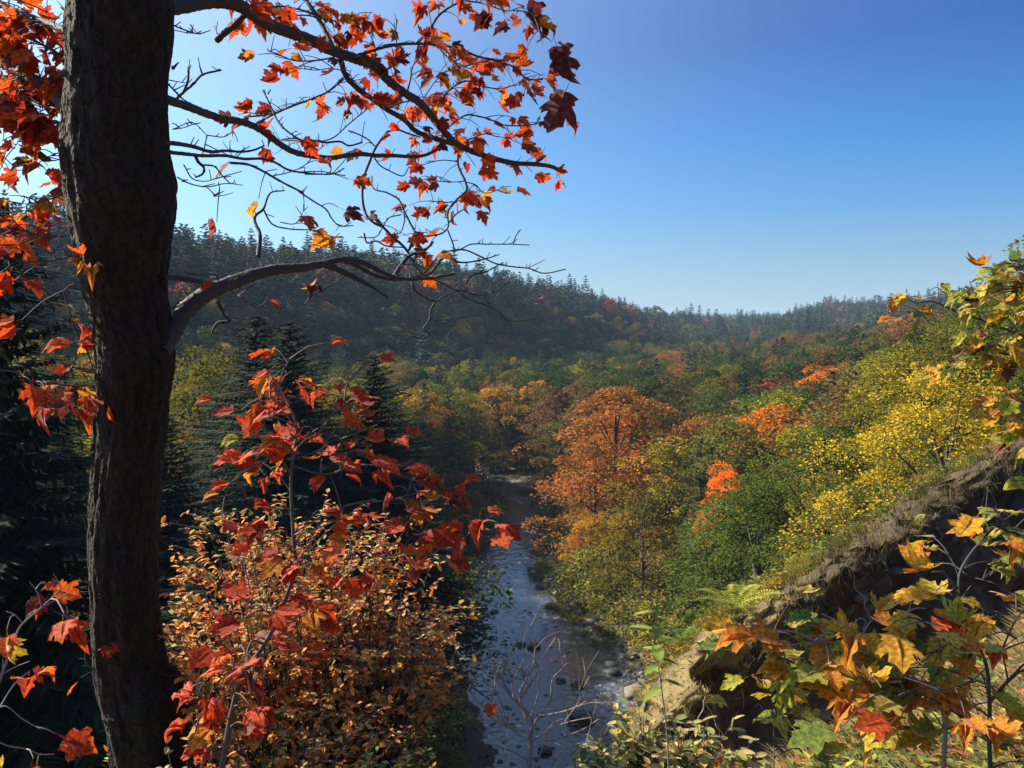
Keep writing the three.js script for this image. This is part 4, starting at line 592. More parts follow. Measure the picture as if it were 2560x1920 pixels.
const LM = { flame: leafMat(0.92, 0.155, 0.02), red: leafMat(0.82, 0.09, 0.02), deep: leafMat(0.5, 0.05, 0.018), orange: leafMat(0.92, 0.33, 0.02), amber: leafMat(0.92, 0.48, 0.025), yellow: leafMat(0.78, 0.56, 0.05), lime: leafMat(0.5, 0.5, 0.04), green: leafMat(0.22, 0.3, 0.04), maroon: leafMat(0.2, 0.045, 0.04, 0.3), brown: leafMat(0.26, 0.1, 0.045, 0.35) };
const toPts = (b) => { const p = [], r = []; for (let k = 1; k < b.length; k += 4) { p.push(V(b[k], b[k + 1], b[k + 2])); r.push(b[k + 3]); } return [p, r]; };
const Q = new THREE.Quaternion(), E = new THREE.Matrix4();
// boughs with side twigs and leaves on them; the leaves that show largest are parts, any others are one mass
function grow(root, boughs, { mats, size = [0.07, 0.1], bark, droop = 0.5, level = 0.3, many = 300, density = 1, rough = 0.12, name = 'branch', twig = 0.09, sides = 7, thick, spurs = 3 }) {
  const o = root.position, places = [];
  for (const b of boughs) {
    let [p, r] = toPts(b); p = p.map((v) => v.clone().sub(o));
    const acc = new Acc(); tubeInto(acc, p, r.map((v) => v * 0.9), r[0] > 0.012 ? 14 : sides, rough * 2.2, undefined, r[0] > 0.012 ? 16 : 8, 46);
    { const c = new THREE.CatmullRomCurve3(p, false, 'centripetal'), n = Math.round(c.getLength() * spurs); for (let k = 0; k < n; k++) { const t = rr(0.05, 1), q = c.getPoint(t), tan = c.getTangent(t), d = rdir(), L = rr(0.008, 0.045) * (rnd() < 0.2 ? 2.2 : 1), e = q.clone().addScaledVector(tan, L * 0.5).add(V(d[0] * L, Math.abs(d[1]) * L, d[2] * L)); tubeInto(acc, [q, e], [0.0024, 0.0016], 4); } }
    if (b[0] > 0) {
      const c = new THREE.CatmullRomCurve3(p, false, 'centripetal'), n = Math.max(1, Math.round(c.getLength() * b[0] * density * (thick ? thick(p[0].x + o.x) : 1)));
      for (let k = 0; k < n; k++) {
        const t = Math.min(1, (k + rr(0.1, 0.9)) / n * 0.92 + 0.08), q = c.getPoint(t), tan = c.getTangent(t), L = twig * rr(0.3, 1.6), d = rdir(); d[1] = d[1] * 0.6 - 0.1;
        const e = q.clone().addScaledVector(tan, L * 0.6).add(V(d[0] * L, d[1] * L, d[2] * L)), m = q.clone().lerp(e, 0.5).add(V(0, L * 0.12, 0));
        tubeInto(acc, [q, m, e], [0.0026, 0.002, 0.0014], 4, 0, undefined, 2);
        const cnt = 1 + Math.floor(rnd() * 2.2);
        for (let j = 0; j < cnt; j++) {
          const s = rr(size[0], size[1]), tip = norm([d[0] + tan.x * 0.5 + gauss() * 0.9, -droop + gauss() * 0.7, d[2] + tan.z * 0.5 + gauss() * 0.9]), up = norm([gauss() * (1 - level), level + 0.2 + gauss() * 0.5, gauss() * (1 - level) + 0.25]);
          const Z = V(-tip[0], -tip[1], -tip[2]), X = V(...up).cross(Z).normalize(), Y = Z.clone().cross(X); E.makeBasis(X, Y, Z); Q.setFromRotationMatrix(E);
          places.push({ p: e.clone().addScaledVector(Z, -s * 0.38), q: Q.clone(), s, g: pick(LEAVES), m: weighted(mats) });
        }
      }
    }
    mesh(name, acc.geo(true), bark, root);
  }
  places.sort((a, b) => b.s / b.p.clone().add(o).length() - a.s / a.p.clone().add(o).length());
  const rest = [];
  places.forEach((l, k) => {
    if (k < many) { const h = mesh('leaf', l.g, LM[l.m], root); h.position.copy(l.p); h.quaternion.copy(l.q); h.scale.setScalar(l.s); } else rest.push(l);
  });
  if (rest.length) {
    const g = mergeGeometries(rest.map((l) => { const q = l.g.clone().applyMatrix4(E.compose(l.p, l.q, V(l.s, l.s, l.s))), n = q.attributes.position.count, c = LM[l.m].color, a = new Float32Array(n * 3); for (let k = 0; k < n; k++) a.set([c.r, c.g, c.b], k * 3); q.setAttribute('color', new THREE.BufferAttribute(a, 3)); return q; }));
    const h = mesh('foliage', g, mixedLeaf, root); h.userData.kind = 'stuff';
  }
  return places.length;
}
const mixedLeaf = leafMat(1, 1, 1); mixedLeaf.vertexColors = true;
// ---------------------------------------------------------------- the big maple on the rim
const barkTex = texture(512, 1024, (u, v) => { const r = Math.abs(torus(u * 1, v, 1.6, 3)), c = torus(u, v, 5, 4), ridge = sstep(0.02, 0.22, Math.abs(Math.sin(u * 6.283 * 9 + torus(u, v, 1.2, 4) * 9)) - 0.12), m = sstep(0.05, 0.35, torus(v, u, 2.2, 4)); const k = 0.36 + ridge * 0.2 + c * 0.34; return [k * (1 - m * 0.3), k * (0.9 - m * 0.02), k * (0.78 - m * 0.38)]; });
const barkBump = texture(512, 1024, (u, v) => { const ridge = sstep(0.0, 0.4, Math.abs(Math.sin(u * 6.283 * 9 + torus(u, v, 1.2, 4) * 9))), k = ridge * 0.6 + 0.2 + torus(u, v, 7, 4) * 0.35; return [k, k, k]; }, false);
for (const t of [barkTex, barkBump]) t.repeat.set(1, 0.9);
const bigBark = new THREE.MeshStandardMaterial({ color: new THREE.Color().setRGB(0.065, 0.048, 0.036), map: barkTex, bumpMap: barkBump, bumpScale: 0.018, roughness: 0.95 });
const twigBark = new THREE.MeshStandardMaterial({ color: new THREE.Color().setRGB(0.05, 0.042, 0.038), roughness: 0.8 });
const stemBark = new THREE.MeshStandardMaterial({ color: new THREE.Color().setRGB(0.1, 0.075, 0.06), roughness: 0.85 });
const wetRock = new THREE.MeshStandardMaterial({ color: new THREE.Color().setRGB(0.05, 0.046, 0.036), roughness: 0.7 }), paleRock = new THREE.MeshStandardMaterial({ color: new THREE.Color().setRGB(0.17, 0.145, 0.115), roughness: 0.92 });
const greyTwig = new THREE.MeshStandardMaterial({ color: new THREE.Color().setRGB(0.2, 0.17, 0.15), roughness: 0.8 });
{
  const foot = TRUNK[TRUNK.length - 1], root = thing('maple_tree', 'big old maple with dark mossy trunk and backlit orange red leaves on the rim', 'tree', [foot[0], height(foot[0], foot[2]), foot[2]]), o = root.position;
  const rows = [...TRUNK].reverse().map(([x, y, z, q]) => [x, y, z, q * (y > 1.2 ? 0.9 : 0.95)]), p = [], r = [];
  p.push(V(foot[0] + 0.03, o.y - 0.25, foot[2]), V(foot[0] + 0.01, o.y + 0.02, foot[2])); r.push(foot[3] * 1.7, foot[3] * 1.25);
  for (const [x, y, z, q] of rows) { p.push(V(x, y, z)); r.push(q); }
  const last = TRUNK[0]; p.push(V(last[0] - 0.06, last[1] + 0.6, last[2] - 0.05), V(last[0] - 0.12, last[1] + 1.6, last[2] - 0.1), V(last[0] - 0.05, last[1] + 3.2, last[2] - 0.2)); r.push(last[3] * 0.92, last[3] * 0.7, 0.04);
  const acc = new Acc(), SIDES = 88, SUB = 22; tubeInto(acc, p.map((v) => v.clone().sub(o)), r, SIDES, 0, undefined, SUB);
  for (let k = 0; k < acc.p.length; k += 3) { // bark: lengthwise ridges, knots and flakes, as relief
    const u = acc.u[k / 3 * 2] * 6.2832, v = acc.u[k / 3 * 2 + 1], cx = Math.cos(u), cz = Math.sin(u);
    const d = 0.016 * (0.5 + fbm3(cx, cz, v * 1.2 + 4, 2)) * (Math.abs(Math.sin(u * 8 + fbm3(cx * 1.2, cz * 1.2, v * 0.9, 3) * 8)) - 0.5) + 0.014 * fbm3(cx * 1.4, cz * 1.4, v * 1.6, 4) + 0.007 * fbm3(cx * 8, cz * 8, v * 7, 4);
    const px = acc.p[k], py = acc.p[k + 1], pz = acc.p[k + 2]; let j = 0; while (j < p.length - 2 && p[j + 1].y - o.y < py) j++;
    const f = Math.min(1, Math.max(0, (py + o.y - p[j].y) / (p[j + 1].y - p[j].y))), ax = p[j].x + (p[j + 1].x - p[j].x) * f - o.x, az = p[j].z + (p[j + 1].z - p[j].z) * f - o.z, l = Math.hypot(px - ax, pz - az) || 1;
    acc.p[k] += (px - ax) / l * d; acc.p[k + 2] += (pz - az) / l * d;
  }
  mesh('trunk', acc.geo(true), bigBark, root);
  const n = grow(root, BOUGHS, { mats: [['flame', 6.5], ['red', 6], ['deep', 3], ['orange', 2.2], ['amber', 0.8], ['maroon', 3], ['brown', 1]], size: [0.05, 0.1], bark: twigBark, droop: 0.45, level: 0.1, density: 1.4, spurs: 16, thick: (x) => (x < -1.25 ? 1.7 : x > -0.35 ? 1.3 : 1) });

  // the two large dry leaves at the end of the long bough
  for (const [x, y, z, s, g, m, ry, rz] of [[0.215, 2.93, -3.98, 0.19, 3, 'maroon', 0.5, 0.4], [0.25, 2.72, -3.96, 0.2, 2, 'maroon', -0.4, -0.5], [0.1, 3.14, -3.99, 0.17, 3, 'maroon', 0.9, 0.2]]) { const l = mesh('leaf', LEAVES[g], LM[m], root); l.position.set(x - o.x, y - o.y, z - o.z); l.rotation.set(-1.35, ry, rz, 'ZYX'); l.scale.setScalar(s); }
}
// ---------------------------------------------------------------- saplings
function sapling(boughs, name, label, opt) { const b = boughs[0], x = b[1], z = b[3], root = thing(name, label, 'sapling', [x, height(x, z), z]); boughs = boughs.map((q) => q.slice()); const low = height(x, z) - 0.1; if (b[2] > low) boughs[0] = [b[0], x, low, z, b[4] * 1.1, ...b.slice(1)]; const n = grow(root, boughs, opt); return root; }
sapling(SAPLING, 'red_maple_sapling', 'slender maple sapling with deep red leaves in front of the orange shrub', { mats: [['flame', 4], ['red', 6], ['deep', 3], ['orange', 1.4], ['brown', 0.6], ['lime', 0.3]], size: [0.04, 0.08], bark: stemBark, droop: 0.3, level: 0.5, density: 3.2, twig: 0.075 });
sapling(LEFTTWIG, 'grey_stemmed_sapling', 'thin grey sapling with few red and yellow leaves in shade beside the trunk', { mats: [['red', 3], ['flame', 3], ['yellow', 1], ['lime', 0.6]], size: [0.06, 0.1], bark: greyTwig, density: 1 });
sapling(SAPR1, 'tall_maple_sapling', 'tall maple sapling with yellow green and orange leaves on the dry grass', { mats: [['yellow', 4], ['lime', 4], ['amber', 4], ['orange', 4], ['flame', 1.2], ['green', 2]], size: [0.05, 0.102], bark: twigBark, droop: 0.12, level: 0.8, density: 2.5 });
sapling(SAPR2, 'orange_maple_sapling', 'maple sapling with bright orange leaves reaching over the shaded earth bank', { mats: [['orange', 5], ['flame', 2], ['amber', 4], ['yellow', 2.5], ['lime', 2], ['green', 1.2]], size: [0.05, 0.095], bark: greyTwig, droop: 0.15, level: 0.75, density: 2.6 });
sapling(SAPR3, 'small_maple_sapling', 'small upright maple sapling with tiered yellow green leaves before the earth bank', { mats: [['yellow', 4], ['lime', 5], ['green', 2], ['amber', 2]], size: [0.06, 0.1], bark: twigBark, droop: 0.15, level: 0.8, density: 0.8 });
{ const root = thing('overhanging_maple', 'maple bough with yellow and rust leaves reaching in above the yellow maple', 'tree', [6.2, height(6.2, -4.2), -4.2]); const x = 6.2, z = -4.2;
  const acc = new Acc(); tubeInto(acc, [V(0, -0.3, 0), V(-0.1, 1.6, 0.05), V(-0.3, 3.6, 0.1)], [0.09, 0.07, 0.03], 10, 0.1, undefined, 6); mesh('trunk', acc.geo(true), barkMat, root);
  const starts = EDGE.map((b) => { const q = b.slice(); return q; }); for (const k of [0, 7, 9, 10, 11, 12, 14]) { const b = starts[k]; const y = Math.max(height(x, z) + 0.4, b[2] - 0.5); starts[k] = [b[0], x - 0.15, y, z, b[4] * 1.6, ...b.slice(1)]; }
  grow(root, starts, { mats: [['lime', 5], ['yellow', 4], ['amber', 2], ['brown', 1.2], ['orange', 2], ['green', 2]], size: [0.055, 0.105], bark: twigBark, droop: 0.4, level: 0.4, density: 0.42 }); }
{ // bare bush
  const b = BARE[0], root = thing('bare_bush', 'leafless grey bush on the cliff edge above the river', 'bush', [b[1], height(b[1], b[3]), b[3]]), o = root.position, bs = BARE.map((q) => q.slice());
  bs[0] = [0, b[1], o.y - 0.15, b[3], 0.03, ...b.slice(1)];
  for (const q of BARE) { const [p, r] = toPts(q); for (let j = 0; j < 3; j++) { const k = Math.floor(rr(1, p.length)), s = p[k].clone(), L = rr(0.05, 0.2), d = V(gauss(), rr(0.1, 1), gauss()).normalize(); const e = s.clone().addScaledVector(d, L), m = s.clone().lerp(e, 0.5).add(V(gauss() * 0.02, 0.01, gauss() * 0.02)); bs.push([0, s.x, s.y, s.z, r[k] * 0.7, m.x, m.y, m.z, r[k] * 0.55, e.x, e.y, e.z, 0.0012]); } }
  grow(root, bs, { mats: [['red', 1]], bark: new THREE.MeshStandardMaterial({ color: new THREE.Color().setRGB(0.22, 0.17, 0.14), roughness: 0.85 }), rough: 0.2 });
  const l = mesh('leaf', LEAVES[1], LM.red, root); l.position.set(-0.14, 0.75, 0.05); l.rotation.set(0.6, 0.4, 0.3); l.scale.setScalar(0.06);
}
// ---------------------------------------------------------------- small leaved shrubs on the rim
const smallLeaf = new THREE.MeshPhysicalMaterial({ vertexColors: true, roughness: 1, transmission: 0.42, thickness: 0, side: THREE.DoubleSide, clearcoat: 0.18, clearcoatRoughness: 0.3 });
const SMALL = { russet: [0.72, 0.26, 0.035], orange: [0.85, 0.35, 0.04], red: [0.62, 0.11, 0.025], brown: [0.42, 0.2, 0.045], olive: [0.34, 0.29, 0.045], green: [0.13, 0.17, 0.03], straw: [0.52, 0.37, 0.09] };
const smallMats = Object.fromEntries(Object.entries(SMALL).map(([k, c]) => [k, new THREE.MeshPhysicalMaterial({ color: new THREE.Color().setRGB(...c), roughness: 1, transmission: 0.42, thickness: 0, side: THREE.DoubleSide, clearcoat: 0.18, clearcoatRoughness: 0.3 })]));
const ovalGeo = (() => { const acc = new Acc(), R = 5; for (let k = 0; k <= R; k++) { const t = k / R, w = 0.27 * Math.pow(Math.sin(Math.PI * (0.06 + 0.92 * t)), 0.8); for (const s of [-1, 0, 1]) acc.vert(s * w, (s ? 0.09 : 0) - 0.22 * t * t, -t); } for (let k = 0; k < R; k++) for (const s of [0, 1]) { const a = k * 3 + s, b = a + 3; acc.i.push(a, b, a + 1, a + 1, b, b + 1); } return acc.geo(true); })();
function shrub(label, [x, z], stems, spread, tall, lean, mix, perStem, size, name = 'leafy_shrub') {
  const root = thing(name, label, 'shrub', onGround(x, z, 0.05)), wood = [], leafs = [];
  for (let s = 0; s < stems; s++) {
    const a = s * 2.4 + rr(-.4, .4), q = Math.sqrt((s + 0.5) / stems), H = tall * rr(0.55, 1.08) * (1 - 0.25 * q * q), out = spread * q, b0 = V(Math.cos(a) * out * 0.3, -0.1, Math.sin(a) * out * 0.3 * 0.7);
    const p = [b0, V(Math.cos(a) * out * 0.55 + lean[0] * 0.25, H * 0.45, Math.sin(a) * out * 0.5 + lean[1] * 0.25), V(Math.cos(a) * out * 0.85 + lean[0] * 0.7 + gauss() * 0.05, H * 0.8, Math.sin(a) * out * 0.75 + lean[1] * 0.7), V(Math.cos(a) * out + lean[0] + gauss() * 0.1, H, Math.sin(a) * out * 0.85 + lean[1])];
    const acc = new Acc(); tubeInto(acc, p, [0.007, 0.005, 0.003, 0.0012], 5, 0.1, undefined, 3);
    const c = new THREE.CatmullRomCurve3(p);
    const twigs = 7;
    for (let k = 0; k < twigs; k++) {
      const t = rr(0.3, 0.97), q0 = c.getPoint(t), d = norm([gauss() + Math.cos(a) * 0.4, rr(0.0, 0.9), gauss() + Math.sin(a) * 0.4]), L = rr(0.1, 0.26), q1 = q0.clone().add(V(d[0] * L * 0.5, d[1] * L * 0.5 + 0.01, d[2] * L * 0.5)), q2 = q0.clone().add(V(d[0] * L, d[1] * L, d[2] * L));
      tubeInto(acc, [q0, q1, q2], [0.002, 0.0015, 0.001], 4, 0, undefined, 2);
      const n = Math.round(perStem / twigs * rr(0.6, 1.4)), kind = weighted(mix);
      for (let j = 0; j < n; j++) {
        const f = rr(0.1, 1), e = q0.clone().lerp(q2, f), g = rdir(), dir = norm([g[0] + d[0] * 0.6, g[1] * 0.45 + 0.1, g[2] + d[2] * 0.6]), up = norm([gauss() * 0.6, 1, gauss() * 0.6]);
        leafs.push({ e, dir, up, s: size * rr(0.7, 1.3), kind: rnd() < 0.65 ? kind : weighted(mix) });
      }
    }
    wood.push(acc);
  }
  for (const a of wood) mesh('stem', a.geo(true), twigBark, root);
  const o = root.position; leafs.sort((a, b) => b.s / b.e.clone().add(o).length() - a.s / a.e.clone().add(o).length());
  const rest = [], X = V(0, 0, 0), Z = V(0, 0, 0), Y = V(0, 0, 0);
  leafs.forEach((l, k) => {
    Z.set(-l.dir[0], -l.dir[1], -l.dir[2]); X.set(...l.up).cross(Z).normalize(); Y.copy(Z).cross(X); E.makeBasis(X, Y, Z);
    if (k < 300) { const h = mesh('leaf', ovalGeo, smallMats[l.kind], root); h.position.copy(l.e); h.quaternion.setFromRotationMatrix(E); h.scale.setScalar(l.s); } else rest.push([E.clone().scale(V(l.s, l.s, l.s)).setPosition(l.e), l.kind]);
  });
  if (rest.length) {
    const src = ovalGeo.attributes.position, sn = ovalGeo.attributes.normal, si = ovalGeo.index.array, n = src.count, P = new Float32Array(rest.length * n * 3), N = new Float32Array(P.length), C = new Float32Array(P.length), I = new Uint32Array(rest.length * si.length), v = V(0, 0, 0);
    rest.forEach(([m, kind], k) => { const b = rr(0.7, 1.3), c = SMALL[kind]; for (let j = 0; j < n; j++) { v.fromBufferAttribute(src, j).applyMatrix4(m); P.set([v.x, v.y, v.z], (k * n + j) * 3); v.fromBufferAttribute(sn, j).transformDirection(m); N.set([v.x, v.y, v.z], (k * n + j) * 3); C.set([c[0] * b, c[1] * b, c[2] * b], (k * n + j) * 3); } for (let j = 0; j < si.length; j++) I[k * si.length + j] = si[j] + k * n; });
    const g = new THREE.BufferGeometry(); g.setAttribute('position', new THREE.BufferAttribute(P, 3)); g.setAttribute('normal', new THREE.BufferAttribute(N, 3)); g.setAttribute('color', new THREE.BufferAttribute(C, 3)); g.setIndex(new THREE.BufferAttribute(I, 1));
    mesh('foliage', g, smallLeaf, root).userData.kind = 'stuff';
  }

}
const RUSS = [['russet', 6], ['orange', 5], ['brown', 2.4], ['olive', 1.8], ['green', 1], ['straw', 1.6], ['red', 1]];
shrub('dense russet shrub of small glossy leaves filling the rim beside the maple trunk', [-0.98, -3.5], 120, 0.5, 1.45, [-0.02, 0], RUSS, 84, 0.029);
shrub('russet shrub with loose outer sprays hanging over the river side of the rim', [-0.64, -3.4], 70, 0.36, 1.12, [0.02, -0.05], [['russet', 5], ['orange', 4], ['brown', 3], ['olive', 2.4], ['green', 1.2], ['straw', 1.5]], 76, 0.029);
shrub('low olive brown shrub at the foot of the red sapling', [-0.75, -2.75], 46, 0.45, 0.62, [0.0, 0], [['brown', 3], ['olive', 3], ['green', 2], ['russet', 5], ['orange', 3]], 76, 0.026);
shrub('shaded shrub of small dull leaves on the far side of the maple trunk', [-1.75, -3.5], 34, 0.36, 0.5, [0, 0], [['brown', 4], ['olive', 3], ['green', 4], ['russet', 2]], 60, 0.032);
// ---------------------------------------------------------------- the eroded earth bank across the gully
const RIDGE = [[0.2, -7.5, -7.6], [0.75, -4.9, -7.95], [1.2, -3.0, -8.25], [1.46, -2.5, -8.45], [1.89, -2.02, -8.78], [2.4, -1.9, -9.19], [3.0, -1.76, -9.6], [3.83, -1.56, -10.22], [5.05, -1.29, -11.14], [6.2, -1.0, -12.06], [7.34, -0.66, -12.88], [8.71, -0.36, -13.9], [12, 0.1, -16.2], [18, 0.8, -20]];
const ridge = new THREE.CatmullRomCurve3(RIDGE.map((p) => V(...p)), false, 'centripetal');
const PROFILE = [[-14, -15], [-9, -10.5], [-5, -6.2], [-2.6, -3.2], [-1.2, -1.15], [-0.5, -0.24], [-0.1, 0.03], [0.1, 0.0], [0.2, -0.08], [0.19, -0.2], [0.16, -0.34], [0.2, -0.55], [0.36, -0.85], [0.58, -1.25], [0.86, -1.75], [1.25, -2.4], [1.9, -3.3], [3, -4.6]];
const profile = new THREE.CatmullRomCurve3(PROFILE.map(([o, y]) => V(o, y, 0)), false, 'centripetal');
function bankPoint(s, t, off) { // s along the ridge, t through the profile
  const P = ridge.getPointAt(s), T = ridge.getTangentAt(s), n = V(-T.z, 0, T.x).normalize(), q = off ? V(off[0], off[1], 0) : profile.getPoint(t);
  const side = q.x < -0.05 ? 0.28 + 0.72 * sstep(0.12, 0.42, s) : 1;
  const w = P.clone().addScaledVector(n, q.x * side).add(V(0, q.y, 0)), a = fbm3(w.x * 1.1, w.y * 1.1, w.z * 1.1, 4), b = fbm3(w.x * 5, w.y * 5, w.z * 5, 3), lip = Math.exp(-q.x * q.x * 3 - (q.y + 0.1) * (q.y + 0.1) * 6);
  return w.addScaledVector(n, a * 0.35 + b * 0.13 + fbm3(w.x * 13, w.y * 13, w.z * 13, 2) * 0.05 + lip * n3(s * 60, 3, 1) * 0.14).add(V(0, a * 0.16 + lip * (n3(s * 45, 7, 2) * 0.09 + b * 0.1), 0));
}
{
  const root = thing('earth_bank', 'eroded bank of dark earth with overhanging turf and roots across the gully', 'earth bank', [3, -5.2, -9.2]), o = root.position, acc = new Acc(), S = 420, T = 110;
  for (let k = 0; k <= S; k++) for (let j = 0; j <= T; j++) {
    const s = k / S, t = j / T, q = profile.getPoint(t), w = bankPoint(s, t); acc.vert(w.x - o.x, w.y - o.y, w.z - o.z, (() => {
      const g = fbm3(w.x * 3, w.y * 3, w.z * 3, 4), h = fbm3(w.x * 11, w.y * 11, w.z * 11, 2), top = t < 0.44 ? 1 : 0, lichen = sstep(0.24, 0.34, fbm3(w.x * 1.7 + 5, w.y * 2.4, w.z * 1.7, 4) + h * 0.18);
      let c = top ? [0.062 + g * 0.03, 0.044 + g * 0.022, 0.018] : [0.062 + g * 0.03, 0.041 + g * 0.02, 0.022 + g * 0.01];
      const mossy = sstep(0.185, 0.205, s) * (1 - sstep(0.27, 0.3, s)) * sstep(0.32, 0.38, t) * (1 - sstep(0.5, 0.56, t + g * 0.08)); c = c.map((v, i) => v + ([0.24, 0.175, 0.07][i] - v) * mossy * 0.85);
      if (!top) c = c.map((v, i) => v + ([0.2, 0.17, 0.12][i] - v) * lichen * 0.5); return c.map((v) => v * (1 + h * 0.5)); })());
  }
  for (let k = 0; k < S; k++) for (let j = 0; j < T; j++) { const a = k * (T + 1) + j, b = a + T + 1; acc.i.push(a, b, a + 1, a + 1, b, b + 1); }
  mesh('soil', acc.geo(true), new THREE.MeshStandardMaterial({ vertexColors: true, roughness: 0.97, side: THREE.DoubleSide }), root);
  const rootMat = new THREE.MeshStandardMaterial({ color: new THREE.Color().setRGB(0.24, 0.2, 0.15), roughness: 0.9 });
  for (let k = 0; k < 26; k++) { // roots laid bare
    const s = rr(0.14, 0.66), a = bankPoint(s, 0.5), L = rr(0.25, 0.9), p = [a.clone().add(V(0, 0.02, 0.02))]; let q = a.clone();
    for (let j = 0; j < 5; j++) { q = q.clone().add(V(gauss() * 0.09 + rr(-0.06, 0.06), -L / 5 * rr(0.5, 1.3), rr(-0.01, 0.06))); p.push(q); }
    const r = rr(0.006, 0.02), c = new Acc(); tubeInto(c, p.map((v) => v.sub(o)), [r, r * 0.9, r * 0.75, r * 0.6, r * 0.45, r * 0.25], 6, 0.3, undefined, 4); mesh('root', c.geo(true), rootMat, root);
  }
  const fr = new Acc(); // turf fringe: matted dead grass and rootlets along the lip
  for (let k = 0; k < 24000; k++) {
    const s = k < 7000 ? rr(0.17, 0.3) : rr(0.08, 0.8), m = s > 0.17 && s < 0.295, up = m ? rnd() < 0.8 : rnd() < 0.5, w = bankPoint(s, m ? rr(0.3, 0.66) : rr(0.3, 0.5)), L = (m ? rr(0.02, 0.07) : rr(0.05, 0.26)) * (up ? 1 : 0.9), d = norm(up ? [gauss(), 0.9, gauss()] : [gauss() * 0.7 + 0.2, -0.7 + gauss() * 0.6, 0.5 + gauss() * 0.5]), b = rr(0.6, 1.3), c = m && up ? [0.42 * b, 0.32 * b, 0.11 * b] : pick([[0.11 * b, 0.08 * b, 0.05 * b], [0.17 * b, 0.12 * b, 0.065 * b], [0.07 * b, 0.05 * b, 0.03 * b], [0.1 * b, 0.1 * b, 0.03 * b]]);
    fr.leafAt([w.x - o.x, w.y - o.y, w.z - o.z], d, rdir(), L, rr(0.004, 0.012), c, 0.2);
  }
  mesh('turf_fringe', fr.geo(), foliage(1, 1, 1, { transmission: 0.2 }), root).userData.kind = 'stuff';
  for (let k = 0; k < 16; k++) { const s = rr(0.2, 0.6), w = bankPoint(s, rr(0.58, 0.82)), g = rockGeo(rr(0.05, 0.13)); const h = mesh('stone', g, paleRock, root); h.position.copy(w.sub(o)); h.rotation.y = rr(0, 6); }
}
function rockGeo(r, detail = 3, squash = 0.7) {
  const g = new THREE.IcosahedronGeometry(r, detail), a = g.attributes.position, q = rr(0, 99), v = V(0, 0, 0);
  for (let k = 0; k < a.count; k++) { v.fromBufferAttribute(a, k); const u = v.clone().normalize(), f = 1 + 0.45 * fbm3(u.x * 1.3 + q, u.y * 1.3, u.z * 1.3, 3) + 0.16 * Math.abs(fbm3(u.x * 4 + q, u.y * 4, u.z * 4, 3)); v.multiplyScalar(f); v.y *= squash; a.setXYZ(k, v.x, v.y, v.z); }
  g.deleteAttribute('uv'); g.deleteAttribute('normal'); const m = mergeVertices(g, r * 1e-3); m.computeVertexNormals(); return m;
}
